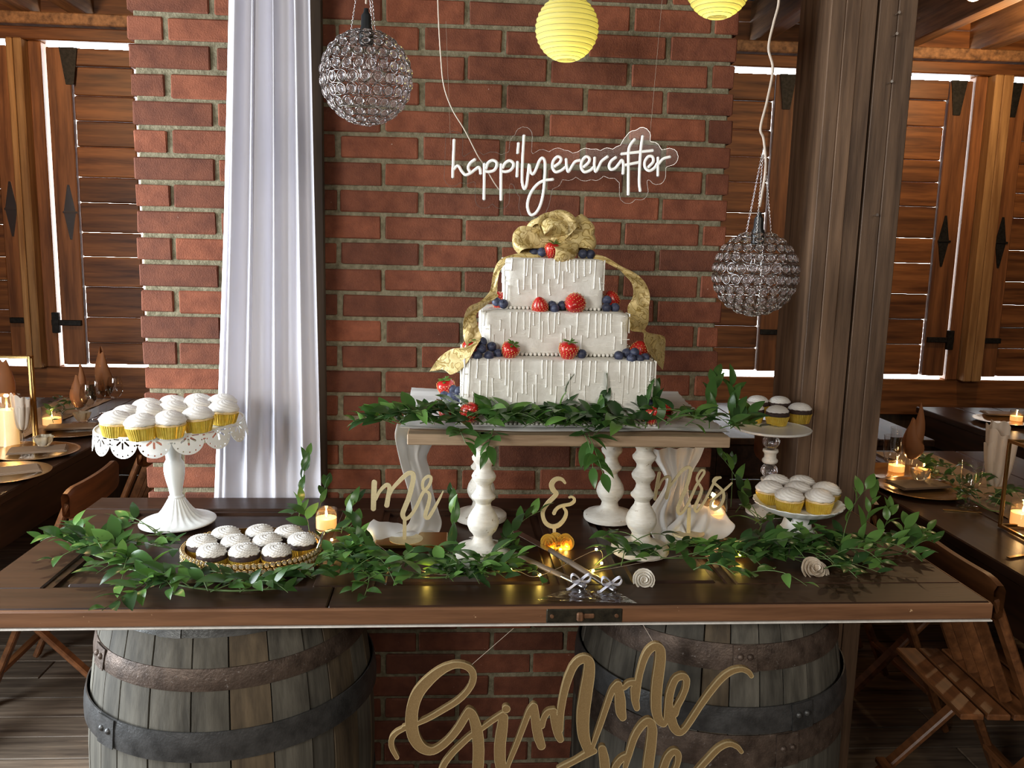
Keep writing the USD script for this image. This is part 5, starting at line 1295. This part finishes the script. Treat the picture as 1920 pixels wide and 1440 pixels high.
def dining_table(x0, x1, y0, y1, lab, cloth=False):
    t = T('dining_table', lab, 'table', ((x0 + x1) / 2, (y0 + y1) / 2, 0))
    n = 4
    for i in range(n):
        a, b = x0 + (x1 - x0) * i / n, x0 + (x1 - x0) * (i + 1) / n
        t.part('board', box(a + .001, b - .001, y0, y1, GZ - .035, GZ, .004), M['dark_table'])
    t.part('apron', cat(box(x0 + .02, x0 + .05, y0 + .04, y1 - .04, GZ - .20, GZ - .036), box(x1 - .05, x1 - .02, y0 + .04, y1 - .04, GZ - .20, GZ - .036), box(x0 + .051, x1 - .051, y0 + .04, y0 + .07, GZ - .20, GZ - .036)), M['dark_table'])
    for x in (x0 + .03, x1 - .13):
        for y in (y0 + .05, y1 - .15): t.part('leg', box(x, x + .1, y, y + .1, 0.002, GZ - .2005, .006), M['dark_table'])
    return t


dining_table(-2.55, -1.572, 2.45, 4.85, 'long dark dining table laid for dinner at the left')
dining_table(1.605, 2.55, 1.15, 3.75, 'long dark dining table laid for dinner at the right')
dining_table(1.22, 2.35, 3.98, 4.95, 'dark dining table straight behind the timber post')
dining_table(2.75, 3.7, 3.2, 4.9, 'dark dining table far right by the shutters')


def runner(x, w, y0, y1, lab):
    P = []
    for y in np.linspace(y0, y1, 60): P.append([(x + w * u + .004 * math.sin(y * 7), y, GZ + .003 + .0015 * math.sin(y * 40 + u * 5)) for u in np.linspace(-.5, .5, 8)])
    single('table_runner', sheet(np.array(P), .002), M['linen'], lab, 'cloth', smooth=True)


runner(-2.06, .26, 2.5, 4.8, 'beige linen runner down the left dining table')
runner(2.03, .26, 1.2, 3.7, 'beige linen runner down the right dining table')


def make_chair():
    """A folding chair at the origin facing +X; its back is on the -X side."""
    t = T('folding_chair', '', 'chair', local=True)
    for s in (-1, 1):
        t.part('leg', bar((-.10, s * .20, .80), (.24, s * .20, .012), .022, .042, .005, (0, 1, 0)), M['chair'])
        t.part('leg', bar((.20, s * .165, .46), (-.22, s * .165, .012), .020, .040, .005, (0, 1, 0)), M['chair'])
    P = []
    prof = [(-.013, -.055), (.0, -.062), (.013, -.05), (.015, .04), (.008, .058), (-.008, .058), (-.015, .04)]
    for y in np.linspace(-.235, .235, 20):
        e = 1 - .25 * max(0, (abs(y) - .2) / .035); P.append([(-.105 - .02 * (1 - (y / .235) ** 2) + px_, y, .80 + pz * e) for px_, pz in prof])
    v, f = grid(np.array(P).transpose(1, 0, 2), True)
    t.part('top_rail', (v, f), M['chair'], smooth=40)
    for y in (-.12, -.04, .04, .12): t.part('slat', bar((-.10, y, .75), (.02, y, .47), .034, .010, .003, (0, 1, 0)), M['chair'])
    for i in range(5): t.part('seat_slat', box(-.14 + .07 * i, -.078 + .07 * i, -.19, .19, .455, .472, .003), M['chair'])
    t.part('stretcher', bar((.18, -.195, .15), (.18, .195, .15), .03, .018, .003), M['chair']); t.part('stretcher', bar((-.17, -.16, .12), (-.17, .16, .12), .03, .018, .003), M['chair'])
    return t


CH = Repeats(make_chair)
for (x, y, rz, lab) in ((-1.42, 3.08, 181, 'folding chair at the left dining table beside the lace stand'), (-1.42, 3.78, 179, 'third folding chair along the left dining table'), (-1.42, 4.45, 180, 'far folding chair at the left dining table'),
                        (1.47, 2.17, -3, 'folding chair at the right corner of the display table'), (1.47, 2.86, 2, 'folding chair behind the timber post at the right dining table'), (1.47, 3.5, 0, 'far folding chair at the right dining table'),
                        (2.70, 2.2, 180, 'folding chair on the far side of the right dining table'), (2.70, 2.8, 180, 'second folding chair on the far side of the right dining table')):
    CH.put((x, y, 0), (0, 0, rz), .94 if x < 0 else 1.0, lab)


# tableware
def make_charger():
    t = T('charger_plate', '', 'plate', local=True)
    t.part('plate', lathe([(.001, .002), (.10, .002), (.15, .012), (.163, .014), (.165, .016), (.150, .016), (.105, .006), (.001, .006)], 64, cap=False), M['charger'], smooth=40)
    return t


def make_wine():
    t = T('wine_glass', '', 'glass', local=True)
    t.part('bowl', lathe([(.004, .085), (.020, .093), (.036, .115), (.040, .140), (.036, .175), (.031, .195), (.0300, .195), (.035, .174), (.0385, .140), (.0345, .117), (.019, .096), (.001, .089)], 32, cap=False), M['glass'], smooth=40)
    t.part('stem', lathe([(.034, .000), (.034, .002), (.010, .006), (.0042, .014), (.0038, .07), (.006, .086)], 24), M['glass'], smooth=40)
    return t


def make_water():
    t = T('goblet', '', 'glass', local=True)
    t.part('bowl', lathe([(.006, .06), (.026, .075), (.034, .105), (.034, .150), (.036, .175), (.035, .175), (.033, .150), (.0325, .106), (.025, .078), (.001, .066)], 32, cap=False), M['glass'], smooth=40)
    t.part('stem', lathe([(.036, .000), (.036, .003), (.012, .007), (.006, .018), (.009, .03), (.006, .045), (.010, .062)], 24), M['glass'], smooth=40)
    return t


def make_napkin(mat, seed):
    def go():
        t = T('napkin', '', 'napkin', local=True); q = random.Random(seed); P = []
        for th in np.linspace(0, 2 * PI * 1.5, 70):
            col = []
            for u in np.linspace(0, 1, 14):
                r = (.012 + .030 * math.sin(PI * min(1, u * .9 + .05))) * (1 - .15 * th / 9) if mat != 'napkin_cream' else .010 + .034 * u ** .55 * (1 - .25 * u) + .004 * math.sin(th * 7) * u + .003 * math.sin(th * 5 + seed)
                zt = .15 + .07 * math.sin(th * .5 + seed) + .015 * math.sin(th * 2.5) if mat != 'napkin_cream' else .125 + .03 * math.sin(th * .5 + 1) + .012 * abs(math.sin(th * 3.5))
                col.append((r * math.cos(th), r * math.sin(th), .0 + u * zt))
            P.append(col)
        t.part('cloth', sheet(np.array(P), .0012), M[mat], smooth=True)
        return t
    return Repeats(go)


def make_flat():
    t = T('place_napkin', '', 'napkin', local=True)
    for i in range(3): t.part('fold', box(-.11 + .004 * i, .11 - .004 * i, -.055, .055, .003 * i, .0027 + .003 * i, .0012), M['napkin_taupe'])
    return t


def make_cup():
    """Amber flower-shaped votive cup."""
    t = T('amber_cup', '', 'candle holder', local=True)
    fl = lambda th, k: 1 + (.16 * np.cos(6 * th) if k >= 2 else 0 * th)
    t.part('cup', lathe([(.018, 0), (.024, .004), (.030, .02), (.036, .042), (.034, .042), (.028, .021), (.001, .008)], 60, fl, cap=False), M['crystal_gold'], smooth=True)
    return t


CG, WG, GB, FN, AC = Repeats(make_charger), Repeats(make_wine), Repeats(make_water), Repeats(make_flat), Repeats(make_cup)
NR, NC_, NR2 = make_napkin('napkin_rust', 1), make_napkin('napkin_cream', 2), make_napkin('napkin_rust', 3)


def tz(px, py): return at_z(px, py, GZ) + [0, 0, .0006]


for px, py, lab in ((68, 852, 'gold charger plate in the middle of the left dining table edge'), (5, 893, 'gold charger plate at the left edge of the picture'), (140, 812, 'gold charger plate at the far end of the left table'), (1728, 922, 'gold charger plate beside the timber post on the right table'), (1690, 893, 'gold charger plate half hidden behind the timber post'), (1885, 792, 'gold charger plate on the far right table')):
    CG.put(tz(px, py), (0, 0, 0), 1.0, lab)
for px, py, rz, lab in ((72, 852, 20, 'folded taupe napkin on the middle left plate'), (15, 893, 30, 'folded taupe napkin on the plate at the picture edge'), (135, 808, 15, 'folded taupe napkin on the far left plate'), (1722, 918, 10, 'folded taupe napkin on the plate beside the post'), (1880, 782, -10, 'folded napkin on the far right plate')):
    FN.put(tz(px, py) + [0, 0, .0165], (0, 0, rz), 1.0, lab)
for px, py, lab in ((83, 848, 'amber flower cup on the middle left plate'), (155, 800, 'amber flower cup on the far left plate'), (1722, 912, 'amber flower cup on the plate beside the post')):
    AC.put(tz(px, py) + [0, 0, .027], (0, 0, 10), 1.0, lab)
gl = [('w', 185, 786, 'wine glass nearest the rust napkin at the left table end'), ('w', 218, 778, 'wine glass standing by the left edge of the brick wall'), ('w', 168, 795, 'wine glass at the middle of the left table'), ('g', 45, 838, 'goblet holding the cream napkin on the left table'), ('g', 150, 792, 'goblet holding the rust twisted napkin'), ('w', 200, 775, 'wine glass holding the tall rust napkin'),
      ('g', 1668, 896, 'goblet right beside the timber post'), ('w', 1705, 900, 'wine glass holding the rust napkin right of the post'), ('g', 1815, 952, 'goblet at the front of the right table'), ('w', 1865, 935, 'glass holding the cream napkin on the right table'), ('g', 1680, 878, 'goblet behind the other glasses by the post'), ('w', 1508, 815, 'glass peeping out left of the timber post')]
for k, px, py, lab in gl: (WG if k == 'w' else GB).put(tz(px, py), (0, 0, 0), 1.0, lab)
for rp, px, py, dz, lab, s in ((NC_, 45, 838, .075, 'cream napkin fanned in a goblet on the left table', .95), (NR2, 150, 792, .075, 'rust napkin twisted in a goblet on the left table', 1.0), (NR, 200, 775, .09, 'tall rust napkin in a wine glass beside the brick wall', 1.1), (NR, 14, 800, .09, 'pointed rust napkin behind the candle at the left edge', 1.1), (NR2, 1705, 900, .09, 'rust napkin in a glass right of the timber post', 1.05), (NC_, 1865, 935, .05, 'cream napkin in a glass on the right table', 1.45)):
    rp.put(tz(px, py) + [0, 0, dz], (0, 0, rng.uniform(0, 360)), s, lab)
for px, py, r, h, wx, lab, li in ((98, 797, .045, .09, .035, 'square-looking lit glass votive on the left table', 60), (1730, 898, .030, .06, .035, 'lit votive candle beside the plate on the right table', 60), (1680, 885, .035, .06, .03, 'lit votive candle behind the glasses on the right table', 60), (1915, 985, .04, .08, .045, 'lit candle inside the gold frame at the right edge', 80), (1905, 790, .035, .06, .03, 'lit votive candle on the far right table', 50)):
    votive(px, py, r, h, lab, wx, light=li, z=GZ + .004)
# tall pillar candle in a glass cylinder at the left edge
b = tz(18, 838) + [0, 0, .004]; t = T('pillar_candle', 'cream pillar candle in a tall glass cylinder at the left edge', 'candle', b)
t.part('glass', mv(lathe([(.055, 0), (.055, .22), (.053, .22), (.053, .004), (.001, .003)], 40, cap=False), b), M['glass'], smooth=40)
t.part('wax', mv(lathe([(.001, .005), (.040, .005), (.040, .155), (.036, .158), (.001, .150)], 32, cap=False), b), M['wax_cream'], smooth=40)
t.part('flame', mv(lathe([(.0004, .153), (.004, .160), (.0045, .165), (.002, .178), (.0003, .19)], 12), b), M['flame'], smooth=True)
l = UsdLux.SphereLight.Define(stage, t.path + '/flame_light'); l.CreateRadiusAttr(.008); l.CreateIntensityAttr(90); l.CreateColorAttr(Gf.Vec3f(1, .55, .2)); l.AddTranslateOp().Set(Gf.Vec3d(0, 0, .2))


def gold_frame(c, w, d, h, lab):
    t = T('gold_frame_lantern', lab, 'lantern', c); x, y, z = c; r = .005
    for sx in (-1, 1):
        for sy in (-1, 1): t.part('post', box(x + sx * w - r, x + sx * w + r, y + sy * d - r, y + sy * d + r, z, z + h, .001), M['gold'])
    for zz in (z + .006, z + h - .006):
        for s in (-1, 1):
            t.part('bar', box(x - w, x + w, y + s * d - r, y + s * d + r, zz - r, zz + r, .001), M['gold']); t.part('bar', box(x + s * w - r, x + s * w + r, y - d, y + d, zz - r, zz + r, .001), M['gold'])


c = tz(68, 835) + [-.15, 0, .003]; gold_frame(c, .15, .012, .385, 'slim open gold frame standing at the left edge of the picture')
c = tz(1903, 1005) + [.10, 0, .003]; gold_frame(c, .10, .08, .30, 'open gold frame lantern at the right edge of the picture')
gfl = lambda b: GZ + .006
for pts, lab, sd in ((((115, 800), (120, 775), (150, 768)), 'small green sprays around the votive on the left table', 31), (((1720, 880), (1760, 905), (1800, 930), (1850, 960), (1880, 965)), 'green garland running down the right dining table', 32)):
    P = [at_z(a, b_, GZ) + [0, 0, .006] for a, b_ in pts]
    g = Garland(lab, P[0], sd, gfl)
    g.along(P, 5 if sd == 31 else 14, 8, .05, .14, (0, 180, 90, -90), .05, .06); g.done()
for (x0, y0, x1, y1), lab in (((1768, 957, 1840, 962), 'knife lying on the right dining table'), ((1890, 1047, 1935, 1040), 'fork lying on the right dining table')):
    p, q_ = tz(x0, y0) + [0, 0, .002], tz(x1, y1) + [0, 0, .002]; single('cutlery', bar(p, q_, .014, .003, .001), M['gold'], lab, 'cutlery')
bl = at_z(1827, -6, 2.86)
single('ceiling_bulb', sphere(at_y(1827, -14, 3.6), .035, 2), M['flame'], 'glowing bulb just at the top edge over the right tables', 'lamp', smooth=True)
